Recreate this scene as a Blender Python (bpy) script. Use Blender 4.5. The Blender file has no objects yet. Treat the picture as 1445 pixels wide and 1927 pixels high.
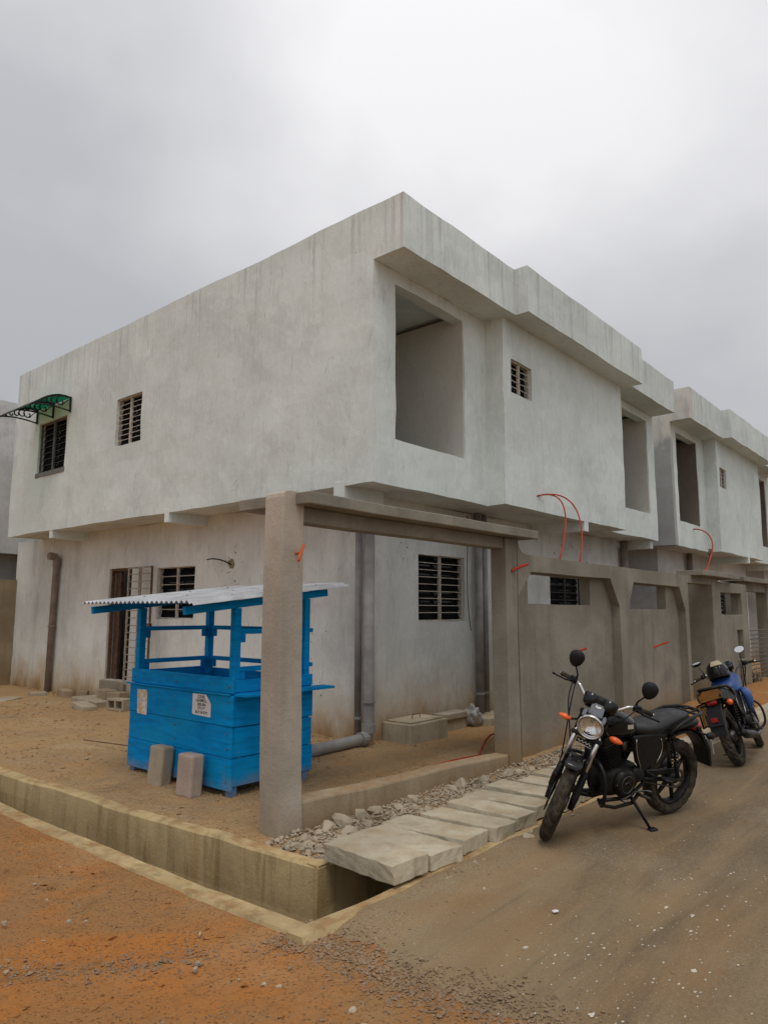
import bpy, bmesh, math, random
from mathutils import Vector, Matrix, noise as mnoise

scene = bpy.context.scene
COL = scene.collection
R = math.radians

# ------------------------------------------------------------------ camera
CAM = Vector((0.0, 0.0, 1.65))
F_PX, TILT, YAW, ROLL = 1342.2, R(7.862), R(40.43), R(0.159)
fw = Vector((math.cos(YAW) * math.cos(TILT), math.sin(YAW) * math.cos(TILT), math.sin(TILT)))
rt = Vector((math.sin(YAW), -math.cos(YAW), 0))
up = rt.cross(fw)
rt2 = rt * math.cos(ROLL) + up * math.sin(ROLL)
up2 = -rt * math.sin(ROLL) + up * math.cos(ROLL)
cam_data = bpy.data.cameras.new("camera")
cam = bpy.data.objects.new("camera", cam_data)
COL.objects.link(cam)
m = Matrix((rt2, up2, -fw)).transposed().to_4x4()
m.translation = CAM
cam.matrix_world = m
cam_data.sensor_fit = 'HORIZONTAL'
cam_data.sensor_width = 36
cam_data.lens = F_PX / 1445 * 36
cam_data.clip_start = 0.05
cam_data.clip_end = 2000
scene.camera = cam

# ------------------------------------------------------------------ sky, sun, exposure
SUN_DIR = Vector((-0.42, -0.40, 1.25)).normalized()      # towards the sun
SUN_EL = math.asin(SUN_DIR.z)
SUN_ROT = math.atan2(SUN_DIR.x, SUN_DIR.y)
world = bpy.data.worlds.new("World")
scene.world = world
world.use_nodes = True
wt = world.node_tree
wt.nodes.clear()
wo = wt.nodes.new('ShaderNodeOutputWorld')
bg1 = wt.nodes.new('ShaderNodeBackground')
bg2 = wt.nodes.new('ShaderNodeBackground')
mixw = wt.nodes.new('ShaderNodeMixShader')
sky = wt.nodes.new('ShaderNodeTexSky')
sky.sky_type = 'NISHITA'
sky.sun_disc = False
sky.sun_elevation = SUN_EL
sky.sun_rotation = SUN_ROT
bg1.inputs['Strength'].default_value = 0.08
wt.links.new(sky.outputs['Color'], bg1.inputs['Color'])
tc = wt.nodes.new('ShaderNodeTexCoord')
mp = wt.nodes.new('ShaderNodeMapping')
mp.inputs['Scale'].default_value = (1.0, 1.0, 1.25)
mp.inputs['Location'].default_value = (0.6, 4.2, 1.93)
wt.links.new(tc.outputs['Generated'], mp.inputs['Vector'])
nz = wt.nodes.new('ShaderNodeTexNoise')
nz.inputs['Scale'].default_value = 1.85
nz.inputs['Detail'].default_value = 5
nz.inputs['Roughness'].default_value = 0.44
nz.inputs['Distortion'].default_value = 0.0
wt.links.new(mp.outputs['Vector'], nz.inputs['Vector'])
cr = wt.nodes.new('ShaderNodeValToRGB')
cr.color_ramp.elements[0].position = 0.30
cr.color_ramp.elements[0].color = (0.53, 0.53, 0.555, 1)
cr.color_ramp.elements[1].position = 0.66
cr.color_ramp.elements[1].color = (0.90, 0.895, 0.915, 1)
e = cr.color_ramp.elements.new(0.48)
e.color = (0.70, 0.698, 0.72, 1)
wt.links.new(nz.outputs['Fac'], cr.inputs['Fac'])
# an overcast sky is brighter overhead than at the horizon
sepw = wt.nodes.new('ShaderNodeSeparateXYZ')
wt.links.new(tc.outputs['Generated'], sepw.inputs[0])
grw = wt.nodes.new('ShaderNodeMapRange')
grw.inputs['From Min'].default_value = 0.0
grw.inputs['From Max'].default_value = 1.0
grw.inputs['To Min'].default_value = 0.74
grw.inputs['To Max'].default_value = 1.30
wt.links.new(sepw.outputs[2], grw.inputs['Value'])
vmw = wt.nodes.new('ShaderNodeVectorMath')
vmw.operation = 'SCALE'
wt.links.new(cr.outputs['Color'], vmw.inputs[0])
wt.links.new(grw.outputs['Result'], vmw.inputs['Scale'])
wt.links.new(vmw.outputs[0], bg2.inputs['Color'])
bg2.inputs['Strength'].default_value = 1.0
mixw.inputs['Fac'].default_value = 0.93
wt.links.new(bg1.outputs[0], mixw.inputs[1])
wt.links.new(bg2.outputs[0], mixw.inputs[2])
wt.links.new(mixw.outputs[0], wo.inputs['Surface'])

sun_data = bpy.data.lights.new("sun", 'SUN')
sun_data.energy = 0.95
sun_data.angle = R(20)
sun_data.color = (1.0, 0.96, 0.9)
sun = bpy.data.objects.new("sun", sun_data)
COL.objects.link(sun)
sun.rotation_euler = (-SUN_DIR).to_track_quat('-Z', 'Y').to_euler()
sun.location = (-5, -5, 15)

scene.render.engine = 'CYCLES'
scene.view_settings.view_transform = 'Standard'
scene.view_settings.look = 'None'
scene.view_settings.exposure = 0.0
scene.view_settings.gamma = 1.0
scene.render.resolution_x = 767
scene.render.resolution_y = 1024

# ------------------------------------------------------------------ material helpers
class NT:
    def __init__(s, name):
        s.m = bpy.data.materials.new(name)
        s.m.use_nodes = True
        s.t = s.m.node_tree
        s.b = s.t.nodes['Principled BSDF']
        s.geo = s.t.nodes.new('ShaderNodeNewGeometry')
    def link(s, a, b): s.t.links.new(a, b)
    def pos(s, scale=(1, 1, 1), loc=(0, 0, 0), local=False):
        mpn = s.t.nodes.new('ShaderNodeMapping')
        mpn.inputs['Scale'].default_value = scale
        mpn.inputs['Location'].default_value = loc
        if local:
            t = s.t.nodes.new('ShaderNodeTexCoord'); s.link(t.outputs['Object'], mpn.inputs['Vector'])
        else:
            s.link(s.geo.outputs['Position'], mpn.inputs['Vector'])
        return mpn.outputs['Vector']
    def noise(s, vec, scale, detail=4, rough=0.55, dist=0.0):
        n = s.t.nodes.new('ShaderNodeTexNoise')
        n.inputs['Scale'].default_value = scale
        n.inputs['Detail'].default_value = detail
        n.inputs['Roughness'].default_value = rough
        n.inputs['Distortion'].default_value = dist
        s.link(vec, n.inputs['Vector'])
        return n.outputs['Fac']
    def voro(s, vec, scale, feature='F1', rnd=1.0):
        n = s.t.nodes.new('ShaderNodeTexVoronoi')
        n.feature = feature
        n.inputs['Scale'].default_value = scale
        n.inputs['Randomness'].default_value = rnd
        s.link(vec, n.inputs['Vector'])
        return n
    def rng(s, val, a, b, c=0.0, d=1.0, smooth=True):
        n = s.t.nodes.new('ShaderNodeMapRange')
        if smooth: n.interpolation_type = 'SMOOTHSTEP'
        n.inputs['From Min'].default_value = a
        n.inputs['From Max'].default_value = b
        n.inputs['To Min'].default_value = c
        n.inputs['To Max'].default_value = d
        s.link(val, n.inputs['Value'])
        return n.outputs['Result']
    def math(s, op, a, b=None):
        n = s.t.nodes.new('ShaderNodeMath'); n.operation = op; n.use_clamp = False
        for i, v in enumerate((a, b)):
            if v is None: continue
            if isinstance(v, (int, float)): n.inputs[i].default_value = v
            else: s.link(v, n.inputs[i])
        return n.outputs[0]
    def sep(s, axis):
        n = s.t.nodes.new('ShaderNodeSeparateXYZ'); s.link(s.geo.outputs['Position'], n.inputs[0])
        return n.outputs[axis]
    def mix(s, fac, a, b, mode='MIX'):
        n = s.t.nodes.new('ShaderNodeMix'); n.data_type = 'RGBA'; n.blend_type = mode
        if isinstance(fac, (int, float)): n.inputs[0].default_value = fac
        else: s.link(fac, n.inputs[0])
        for i, v in ((6, a), (7, b)):
            if isinstance(v, tuple): n.inputs[i].default_value = v if len(v) == 4 else v + (1,)
            else: s.link(v, n.inputs[i])
        return n.outputs[2]
    def bump(s, h, strength, dist):
        n = s.t.nodes.new('ShaderNodeBump')
        n.inputs['Strength'].default_value = strength
        n.inputs['Distance'].default_value = dist
        s.link(h, n.inputs['Height']); s.link(n.outputs[0], s.b.inputs['Normal'])
    def color(s, c):
        if isinstance(c, tuple): s.b.inputs['Base Color'].default_value = c + (1,)
        else: s.link(c, s.b.inputs['Base Color'])
    def set(s, **k):
        for kk, v in k.items():
            kk = kk.replace('_', ' ')
            if isinstance(v, (int, float, tuple)): s.b.inputs[kk].default_value = v
            else: s.link(v, s.b.inputs[kk])

def flat(name, col, rough=0.5, metal=0.0, var=0.25, scale=14, bump=0.0, local=False, spec=0.5):
    n = NT(name)
    v = n.pos(local=local)
    f = n.noise(v, scale, 4)
    dk = tuple(c * (1 - var) for c in col)
    lt = tuple(min(1, c * (1 + var)) for c in col)
    n.color(n.mix(n.rng(f, .3, .7), dk, lt))
    n.set(Roughness=n.rng(n.noise(v, scale * .6, 3), .3, .7, max(0.03, rough - .1), min(1, rough + .12)), Metallic=metal)
    n.b.inputs['Specular IOR Level'].default_value = spec
    if bump: n.bump(n.noise(v, scale * 4, 4), bump, 0.01)
    return n.m

def plaster(name, base, patch, streak=0.5, splash=0.0, blotch=0.5, seed=0.0, soot=0.0):
    n = NT(name)
    big = n.noise(n.pos(loc=(seed, seed, seed)), 0.55, 6, 0.6, 0.4)
    st = n.noise(n.pos((2.6, 2.6, 0.13), (seed, 0, 3)), 1.6, 6, 0.65)
    st2 = n.noise(n.pos((16, 16, 0.7), (seed, 5, 3)), 1.3, 4, 0.6)
    brush = n.noise(n.pos((1, 1, .55)), 5.0, 6, 0.62, 0.8)
    c = n.mix(n.rng(big, .36, .66, 0, blotch), base, patch)
    dk = tuple(x * .70 for x in patch)
    c = n.mix(n.rng(st, .52, .80, 0, streak * .55), c, dk)
    c = n.mix(n.rng(st2, .55, .8, 0, streak * .4), c, tuple(x * .78 for x in patch))
    c = n.mix(n.rng(brush, .48, .72, 0, .35), c, tuple(x * .84 for x in base))
    c = n.mix(n.rng(brush, .25, .42, .32, 0), c, tuple(min(.86, x * 1.12) for x in base))
    # trowelled patches with a sharp edge, diagonal brush scratches
    pa = n.noise(n.pos((1, 1, .8), (seed, 8, 2)), 1.25, 4, .5, .35)
    c = n.mix(n.rng(pa, .590, .606, 0, .28), c, tuple(x * .86 for x in patch))
    c = n.mix(n.rng(pa, .390, .408, .22, 0), c, tuple(min(.8, x * 1.10) for x in base))
    sc = n.noise(n.pos((5, 5, .9), (1, seed, 2)), 3.2, 5, .7, 1.2)
    c = n.mix(n.rng(sc, .58, .68, 0, .5), c, tuple(x * .66 for x in patch))
    # long arcs left by the trowel
    tw = n.noise(n.pos((3.2, 3.2, 1.1), (2, 2, seed)), 2.4, 3, .5, 3.5)
    c = n.mix(n.rng(tw, .52, .60, 0, .22), c, tuple(min(.84, x * 1.12) for x in base))
    # hairline cracks
    ckv = n.t.nodes.new('ShaderNodeVectorMath'); ckv.operation = 'ADD'; ckn = n.t.nodes.new('ShaderNodeTexNoise'); ckn.inputs['Scale'].default_value = 5; ckn.inputs['Detail'].default_value = 5
    n.link(n.geo.outputs['Position'], ckn.inputs['Vector']); cks = n.t.nodes.new('ShaderNodeVectorMath'); cks.operation = 'SCALE'; cks.inputs['Scale'].default_value = .25; n.link(ckn.outputs['Color'], cks.inputs[0]); n.link(cks.outputs[0], ckv.inputs[0]); n.link(n.pos((1, 1, .7)), ckv.inputs[1])
    ck = n.voro(ckv.outputs[0], .8, 'DISTANCE_TO_EDGE')
    cm = n.math('MULTIPLY', n.rng(ck.outputs['Distance'], .001, .004, .28, 0), n.rng(n.noise(n.pos(), 1.4, 2), .58, .66))
    c = n.mix(cm, c, (.22, .21, .19))
    # pits
    pit = n.voro(n.pos(), 5.5)
    c = n.mix(n.rng(pit.outputs['Distance'], .018, .03, .65, 0), c, (.10, .09, .08))
    if not splash:
        rn = n.noise(n.pos((11, 11, .25), (seed, 3, 8)), 1.5, 5, .6)
        rm = n.math('MULTIPLY', n.rng(rn, .50, .68), n.rng(n.math('ADD', n.sep(2), n.math('MULTIPLY', rn, .9)), 6.0, 7.1, 0, .42))
        c = n.mix(rm, c, (.30, .30, .28))
    pink = n.noise(n.pos(loc=(9, 4, seed)), 0.34, 3)
    c = n.mix(n.rng(pink, .6, .78, 0, .16), c, (.62, .50, .48))
    if splash:
        z = n.sep(2)
        edge = n.math('ADD', z, n.math('MULTIPLY', n.math('SUBTRACT', n.noise(n.pos((1, 1, .5)), 2.3, 5, .65), .5), 1.1))
        c = n.mix(n.rng(edge, -.2, .98, splash * .9, 0), c, (.44, .29, .13))
        c = n.mix(n.rng(edge, -.2, .42, splash * .8, 0), c, (.30, .18, .075))
        c = n.mix(n.rng(edge, -.3, .12, splash * .8, 0), c, (.20, .11, .05))
    if soot:
        c = n.mix(n.rng(n.noise(n.pos((1.4, 1.4, .3), (4, 2, 1)), 1.1, 5), .5, .75, 0, soot), c, (.20, .185, .16))
    n.color(c)
    n.set(Roughness=.88)
    n.b.inputs['Specular IOR Level'].default_value = .25
    hsum = n.math('ADD', n.math('MULTIPLY', brush, 1.0), n.math('MULTIPLY', n.noise(n.pos(), 46, 4), .22))
    hsum = n.math('ADD', hsum, n.math('MULTIPLY', n.noise(n.pos(), 1.7, 3), 1.4))
    n.bump(hsum, .55, .016)
    return n.m

def rawconcrete(name, base, stain, splash=0.6, seed=0.0, moss=0.0, dust=0.0, drip=0.0):
    n = NT(name)
    a = n.noise(n.pos(loc=(seed, 2, 1)), 1.5, 6, .62, .3)
    st = n.noise(n.pos((3.4, 3.4, .3), (seed, 1, 0)), 1.5, 6, .62)
    fine = n.noise(n.pos(), 38, 5, .7)
    c = n.mix(n.rng(a, .34, .68), tuple(x * .82 for x in base), tuple(x * 1.16 for x in base))
    c = n.mix(n.rng(st, .5, .74, 0, .6), c, stain)
    c = n.mix(n.rng(fine, .3, .7, .14, 0), c, tuple(x * .5 for x in base))
    pit = n.voro(n.pos(), 30)
    c = n.mix(n.rng(pit.outputs['Distance'], .05, .09, .3, 0), c, tuple(x * .45 for x in base))
    if moss:
        c = n.mix(n.rng(n.noise(n.pos((1, 1, .25)), 2.2, 5), .5, .7, 0, moss), c, (.085, .075, .035))
    if splash:
        edge = n.math('ADD', n.sep(2), n.math('MULTIPLY', n.math('SUBTRACT', n.noise(n.pos((1, 1, .6)), 2.6, 5, .62), .5), .9))
        c = n.mix(n.rng(edge, -.2, .55, splash, 0), c, (.27, .17, .075))
    nzn = n.t.nodes.new('ShaderNodeSeparateXYZ'); n.link(n.geo.outputs['Normal'], nzn.inputs[0])
    if dust:
        dn = n.noise(n.pos(loc=(3, 6, 1)), 3.4, 6, .65)
        c = n.mix(n.math('MULTIPLY', n.rng(nzn.outputs[2], .6, .9), n.rng(dn, .42, .62, 0, dust)), c, (.34, .20, .09))
    if drip:
        dr = n.noise(n.pos((7, 7, .7), (1, 2, 3)), 1.4, 6, .65)
        c = n.mix(n.rng(dr, .50, .66, 0, drip), c, (.17, .105, .045))
        c = n.mix(n.rng(dr, .30, .42, drip * .6, 0), c, (.58, .49, .31))
    n.color(c)
    n.set(Roughness=.92)
    n.b.inputs['Specular IOR Level'].default_value = .2
    n.bump(n.math('ADD', fine, n.math('MULTIPLY', n.noise(n.pos(), 7, 4), 1.4)), .5, .010)
    return n.m

def soil(name, c1, c2, c3, pale=(.40, .31, .21), speck=.5, seed=0.0):
    n = NT(name)
    a = n.noise(n.pos(loc=(seed, seed, 0)), .75, 7, .6, .5)
    b = n.noise(n.pos(loc=(seed, 4, 0)), 3.2, 6, .65)
    f = n.noise(n.pos(), 26, 6, .7)
    c = n.mix(n.rng(a, .40, .58), c1, c2)
    c = n.mix(n.rng(n.noise(n.pos(loc=(seed, 9, 2)), .42, 5, .6, .8), .5, .66, 0, .75), c, c3)
    c = n.mix(n.rng(n.noise(n.pos((1, 2.2, 1), (seed, 2, 7)), 1.9, 6, .65, .6), .52, .70, 0, .45), c, tuple(x * .62 for x in c2))
    c = n.mix(n.rng(b, .48, .72, 0, .75), c, c3)
    c = n.mix(n.rng(n.noise(n.pos(loc=(8, 1, 0)), 1.1, 5), .52, .72, 0, .5), c, pale)
    c = n.mix(n.rng(f, .25, .5, .4, 0), c, tuple(x * .5 for x in c1))
    v = n.voro(n.pos(), 42)
    c = n.mix(n.rng(v.outputs['Distance'], .14, .24, speck, 0), c, tuple(min(1, x * 1.35) for x in pale))
    v2 = n.voro(n.pos(loc=(3, 3, 3)), 24)
    c = n.mix(n.rng(v2.outputs['Distance'], .08, .15, .6, 0), c, (.10, .085, .075))
    n.color(c)
    n.set(Roughness=.95)
    n.b.inputs['Specular IOR Level'].default_value = .15
    h = n.math('ADD', n.math('MULTIPLY', f, .7), n.math('MULTIPLY', n.noise(n.pos(), 6, 5, .6), 2.0))
    h = n.math('ADD', h, n.rng(v.outputs['Distance'], .0, .3, .5, 0))
    n.bump(h, 1.0, .042)
    return n.m

def asphalt(name):
    n = NT(name)
    p = n.pos()
    a = n.noise(n.pos((.55, 1.3, 1)), .9, 7, .6, .6)
    b = n.noise(n.pos((.35, 1.6, 1), (2, 7, 0)), 1.5, 6, .6)
    f = n.noise(p, 60, 4, .75)
    c = n.mix(n.rng(f, .3, .7), (.112, .080, .047), (.208, .152, .088))
    dust = n.mix(n.rng(b, .35, .65), (.245, .150, .070), (.250, .180, .098))
    # red dust is thickest at the dirt street (small x) and along the drain
    dx = n.rng(n.sep(0), 2.6, 6.5, .62, 0.02)
    dy = n.rng(n.sep(1), 1.5, 2.9, 0, .42)
    d = n.math('ADD', n.math('ADD', dx, dy), n.math('MULTIPLY', n.math('SUBTRACT', a, .45), 2.1))
    c = n.mix(n.rng(d, .12, .95, 0, .88), c, dust)
    # worn pale cement spill: fine grains, not blotches
    w = n.noise(n.pos((1, 1.1, 1), (1.5, 3.3, 0)), .9, 5, .6)
    gr = n.voro(p, 95)
    c = n.mix(n.math('MULTIPLY', n.rng(w, .48, .66, 0, .75), n.rng(gr.outputs['Distance'], .25, .5, 1, .15)), c, (.34, .28, .19))
    v = n.voro(p, 21)
    c = n.mix(n.math('MULTIPLY', n.rng(v.outputs['Distance'], .07, .12, .8, 0), n.rng(n.noise(p, 1.3, 3), .48, .6)), c, (.50, .47, .41))
    bd = n.noise(n.pos((.28, 2.6, 1), (4, 1, 0)), 1.3, 6, .62, .5)
    c = n.mix(n.rng(bd, .50, .68, 0, .42), c, (.30, .200, .102))
    c = n.mix(n.rng(bd, .30, .46, .5, 0), c, (.082, .064, .044))
    v3 = n.voro(p, 70)
    c = n.mix(n.rng(v3.outputs['Distance'], .15, .3, .35, 0), c, (.33, .29, .23))
    n.color(c)
    n.set(Roughness=n.rng(a, .3, .7, .72, .95))
    n.b.inputs['Specular IOR Level'].default_value = .25
    n.bump(n.math('ADD', n.math('MULTIPLY', f, .5), n.math('MULTIPLY', n.noise(p, 5, 5), 1.4)), .6, .012)
    return n.m

def paint(name, col, worn, rough=.45):
    n = NT(name)
    g = n.noise(n.pos((1.2, 1.2, 9)), 3.0, 5, .6)
    c = n.mix(n.rng(g, .3, .7), tuple(x * .78 for x in col), tuple(x * 1.15 for x in col))
    w = n.noise(n.pos(), 9, 6, .7)
    c = n.mix(n.rng(w, .66, .74, 0, .6), c, worn)
    d = n.noise(n.pos(loc=(5, 5, 5)), 2.1, 5)
    c = n.mix(n.rng(d, .5, .8, 0, .22), c, (.01, .12, .22))
    n.b.inputs['Specular IOR Level'].default_value = .08
    ft = n.noise(n.pos((1, 1, 2.5), (3, 1, 4)), 1.3, 5, .6)
    c = n.mix(n.rng(ft, .48, .66, 0, .5), c, (.005, .27, .50))
    mud = n.math('ADD', n.sep(2), n.math('MULTIPLY', n.math('SUBTRACT', n.noise(n.pos(), 4, 5, .65), .5), .5))
    c = n.mix(n.rng(mud, -.02, .22, .55, 0), c, (.28, .19, .11))
    chp = n.noise(n.pos((1, 1, 2), (7, 2, 2)), 17, 6, .7)
    c = n.mix(n.rng(chp, .66, .70, 0, .7), c, (.16, .20, .22))
    n.color(c)
    n.set(Roughness=n.rng(w, .3, .7, rough - .08, rough + .2))
    n.bump(n.math('ADD', g, n.math('MULTIPLY', n.noise(n.pos(), 50, 3), .3)), .35, .006)
    return n.m

def glossy_black(name, col, rough, coat=0.0):
    n = NT(name)
    v = n.pos()
    dust = n.rng(n.noise(v, 9, 5, .65), .5, .8, 0, .08)
    n.color(n.mix(dust, col, (.10, .085, .065)))
    n.set(Roughness=n.rng(n.noise(v, 14, 4), .35, .7, rough, min(1, rough + .2)))
    n.b.inputs['Coat Weight'].default_value = coat
    n.b.inputs['Specular IOR Level'].default_value = .28
    return n.m

M = {}
M['white'] = plaster('painted_plaster', (.685, .745, .715), (.555, .602, .578), .62, 0, .85)
M['white_low'] = plaster('painted_plaster_stained', (.71, .73, .70), (.54, .555, .535), .65, 1.0, .9, 3.0, .35)
M['white_far'] = plaster('painted_plaster_far', (.62, .62, .61), (.42, .42, .415), .6, .7, .9, 7.0)
M['render'] = plaster('grey_cement_render', (.46, .46, .45), (.36, .36, .355), .4, 0, .9, 5.0)
def halfcoat():
    n = NT('half_painted_render')
    e = n.math('ADD', n.sep(2), n.math('MULTIPLY', n.math('SUBTRACT', n.noise(n.pos(), 1.6, 6, .6), .5), 1.6))
    br = n.noise(n.pos((1, 1, .5)), 6, 6, .6)
    c = n.mix(n.rng(e, 5.35, 5.6), (.36, .365, .365), (.60, .585, .53))
    c = n.mix(n.rng(br, .45, .7, 0, .4), c, (.28, .28, .275))
    n.color(c); n.set(Roughness=.9); n.bump(br, .5, .012)
    return n.m
M['halfcoat'] = halfcoat()
M['interior'] = plaster('interior_plaster', (.60, .595, .54), (.52, .515, .47), .25, 0, .6, 2.0)
M['interior_dark'] = plaster('darkened_interior_plaster', (.20, .17, .14), (.14, .12, .10), .3, 0, .6, 2.5)  # dark brown base colour stands in for the missing light in rooms
M['concrete'] = rawconcrete('raw_concrete', (.255, .235, .190), (.165, .148, .115), .9)
M['concrete_pale'] = rawconcrete('pale_concrete', (.42, .375, .31), (.30, .255, .195), .6, 4.0)
M['slab'] = rawconcrete('slab_concrete', (.485, .430, .315), (.35, .285, .185), 0, 8.0, .2, .35, .2)
M['drain'] = rawconcrete('drain_concrete', (.58, .45, .24), (.42, .24, .075), .35, 2.0, .25, .95, .42)
M['beam'] = rawconcrete('muddy_beam_concrete', (.42, .35, .25), (.30, .21, .12), .75, 5.0, 0, .6, .3)
M['oldwall'] = rawconcrete('old_block_wall', (.27, .21, .135), (.16, .115, .065), .6, 6.0, .4)
M['block'] = rawconcrete('block_concrete', (.40, .345, .26), (.30, .24, .16), .3, 1.0)
M['block_pink'] = rawconcrete('pinkish_block_concrete', (.42, .33, .27), (.32, .24, .19), 0, 1.6)
M['brick'] = rawconcrete('earth_block', (.33, .255, .17), (.22, .155, .09), 0, 1.3)
M['dirt'] = soil('red_dirt', (.425, .195, .066), (.370, .195, .080), (.520, .195, .045), (.48, .30, .15), .4)
M['yard'] = soil('tan_dirt', (.47, .305, .152), (.415, .275, .148), (.49, .275, .112), (.52, .39, .24), .6, 5.0)
M['drain_floor'] = soil('drain_silt', (.13, .095, .055), (.10, .08, .05), (.16, .11, .06), (.2, .16, .1), .2, 7)
M['road'] = asphalt('dusty_asphalt')
M['stone'] = rawconcrete('rubble_stone', (.40, .335, .245), (.28, .22, .145), 0, 3.0)
M['gravel'] = rawconcrete('gravel_stone', (.29, .20, .125), (.20, .13, .08), 0, 9.0)
M['mortar'] = flat('white_mortar_splash', (.46, .42, .345), .95, 0, .3, 20)
M['blue'] = paint('blue_paint', (.0, .235, .58), (.03, .24, .46), .62)
M['zinc'] = flat('galvanised_sheet', (.50, .51, .53), .45, .45, .2, 5)
M['steel_white'] = flat('cream_painted_steel', (.52, .47, .40), .5, 0, .25, 18)
M['steel_worn'] = flat('worn_painted_steel', (.30, .255, .205), .6, 0, .4, 25)
M['steel_grey'] = flat('grey_painted_steel', (.17, .165, .155), .45, .2, .25, 12)
M['steel_dark'] = flat('dark_steel', (.06, .057, .052), .5, .3, .3, 12)
M['rust'] = flat('rusty_steel', (.14, .075, .04), .85, .1, .4, 22)
M['pane'] = flat('dark_window_glass', (.008, .008, .008), .15, 0, .3, 3, spec=.25)
M['louvre'] = flat('louvre_glass', (.006, .006, .0055), .6, 0, .4, 5, spec=.03)
M['louvre_white'] = flat('white_louvre', (.72, .72, .70), .45, 0, .1, 6)
M['wood_dark'] = flat('dark_timber', (.075, .042, .026), .7, 0, .4, 9)
M['pvc'] = flat('grey_pvc_pipe', (.26, .25, .24), .5, 0, .18, 5, .1)
M['pvc_brown'] = flat('dusty_brown_pvc_pipe', (.215, .175, .15), .55, 0, .2, 5, .1)
M['orange'] = flat('orange_conduit', (.55, .13, .045), .6, 0, .2, 12, spec=.25)
M['red'] = flat('red_conduit', (.40, .045, .016), .65, 0, .2, 12, spec=.2)
M['black_wire'] = flat('black_cable', (.02, .02, .02), .6, 0, .2, 12)
M['paper'] = flat('white_paper', (.66, .64, .63), .8, 0, .08, 12)
M['ink'] = flat('black_ink', (.02, .02, .022), .8, 0, .1, 12)
M['wrought'] = flat('black_wrought_iron', (.012, .012, .012), .45, .2, .2, 12)
M['bag'] = flat('crumpled_grey_plastic', (.34, .33, .33), .35, 0, .25, 16, .3)
M['leaf'] = flat('dry_weed', (.10, .085, .035), .8, 0, .5, 30)

def greenpoly():
    n = NT('green_polycarbonate')
    n.color((.01, .30, .15))
    n.set(Roughness=.12)
    n.b.inputs['Transmission Weight'].default_value = .85
    n.b.inputs['IOR'].default_value = 1.1
    return n.m
M['greenpoly'] = greenpoly()
def poster_mat():
    n = NT('faded_poster_print')
    a = n.noise(n.pos((1, 4, 4)), 3.2, 4, .6, .8)
    c = n.mix(n.rng(a, .42, .5), (.66, .64, .62), (.55, .42, .26))
    c = n.mix(n.rng(n.noise(n.pos((1, 3, 3), (3, 3, 3)), 4, 3), .55, .62), c, (.46, .50, .54))
    n.color(c); n.set(Roughness=.8)
    return n.m
M['poster'] = poster_mat()
# motorcycle materials
M['mc_black'] = glossy_black('black_bike_paint', (.004, .004, .005), .14, .25)
M['mc_plastic'] = glossy_black('black_bike_plastic', (.006, .006, .0065), .45)
M['mc_frame'] = glossy_black('black_frame_tube', (.006, .006, .006), .4)
M['mc_rubber'] = flat('tyre_rubber', (.048, .040, .029), .9, 0, .5, 18, .3, spec=.12)
M['mc_seat'] = flat('black_vinyl_seat', (.009, .0095, .010), .38, 0, .25, 24, .15, spec=.35)
M['mc_chrome'] = flat('bike_chrome', (.62, .61, .60), .18, 1.0, .12, 9)
M['mc_alloy'] = flat('cast_alloy', (.10, .095, .09), .42, .85, .35, 16, .1)
M['mc_alloy_dark'] = flat('dark_cast_alloy', (.022, .020, .018), .48, .6, .45, 16, .15, spec=.3)
M['mc_orange'] = flat('orange_indicator_lens', (.80, .13, .02), .2, 0, .1, 30)
M['mc_red'] = flat('red_lens', (.30, .008, .01), .2, 0, .15, 20)
M['mc_amber'] = flat('amber_reflector', (.17, .07, .012), .45, 0, .2, 20, spec=.2)
M['mc_grey'] = flat('smoked_grey_screen', (.13, .14, .155), .2, .0, .2, 10)
M['mc_badge'] = flat('pale_badge', (.62, .60, .54), .4, .3, .15, 20)
M['mc_blue'] = flat('blue_cover_cloth', (.015, .055, .19), .5, 0, .3, 6, .2)
M['mc_visor'] = flat('tan_helmet_visor', (.42, .36, .22), .22, 0, .2, 6)
M['mc_plate'] = flat('white_plate', (.5, .5, .48), .6, 0, .1, 9)
def lens_mat():
    n = NT('clear_lens'); n.color((.95, .96, .97)); n.set(Roughness=.03)
    n.b.inputs['Transmission Weight'].default_value = 1.0
    n.b.inputs['IOR'].default_value = 1.18
    return n.m
M['mc_lens'] = lens_mat()
M['mc_reflector'] = flat('headlight_reflector', (.82, .80, .76), .2, 1.0, .15, 40)
M['mc_mirror'] = flat('mirror_glass', (.9, .9, .9), .03, 1.0, .02, 5)

# ------------------------------------------------------------------ geometry helpers
def wob(p, amp):
    """hand-plastered unevenness, a function of world position only"""
    if not amp: return p
    v = Vector(p)
    a = mnoise.noise_vector(v * .8) * (amp * 1.5) + mnoise.noise_vector(v * 2.6 + Vector((7, 3, 1))) * (amp * .9)
    return v + a

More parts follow.
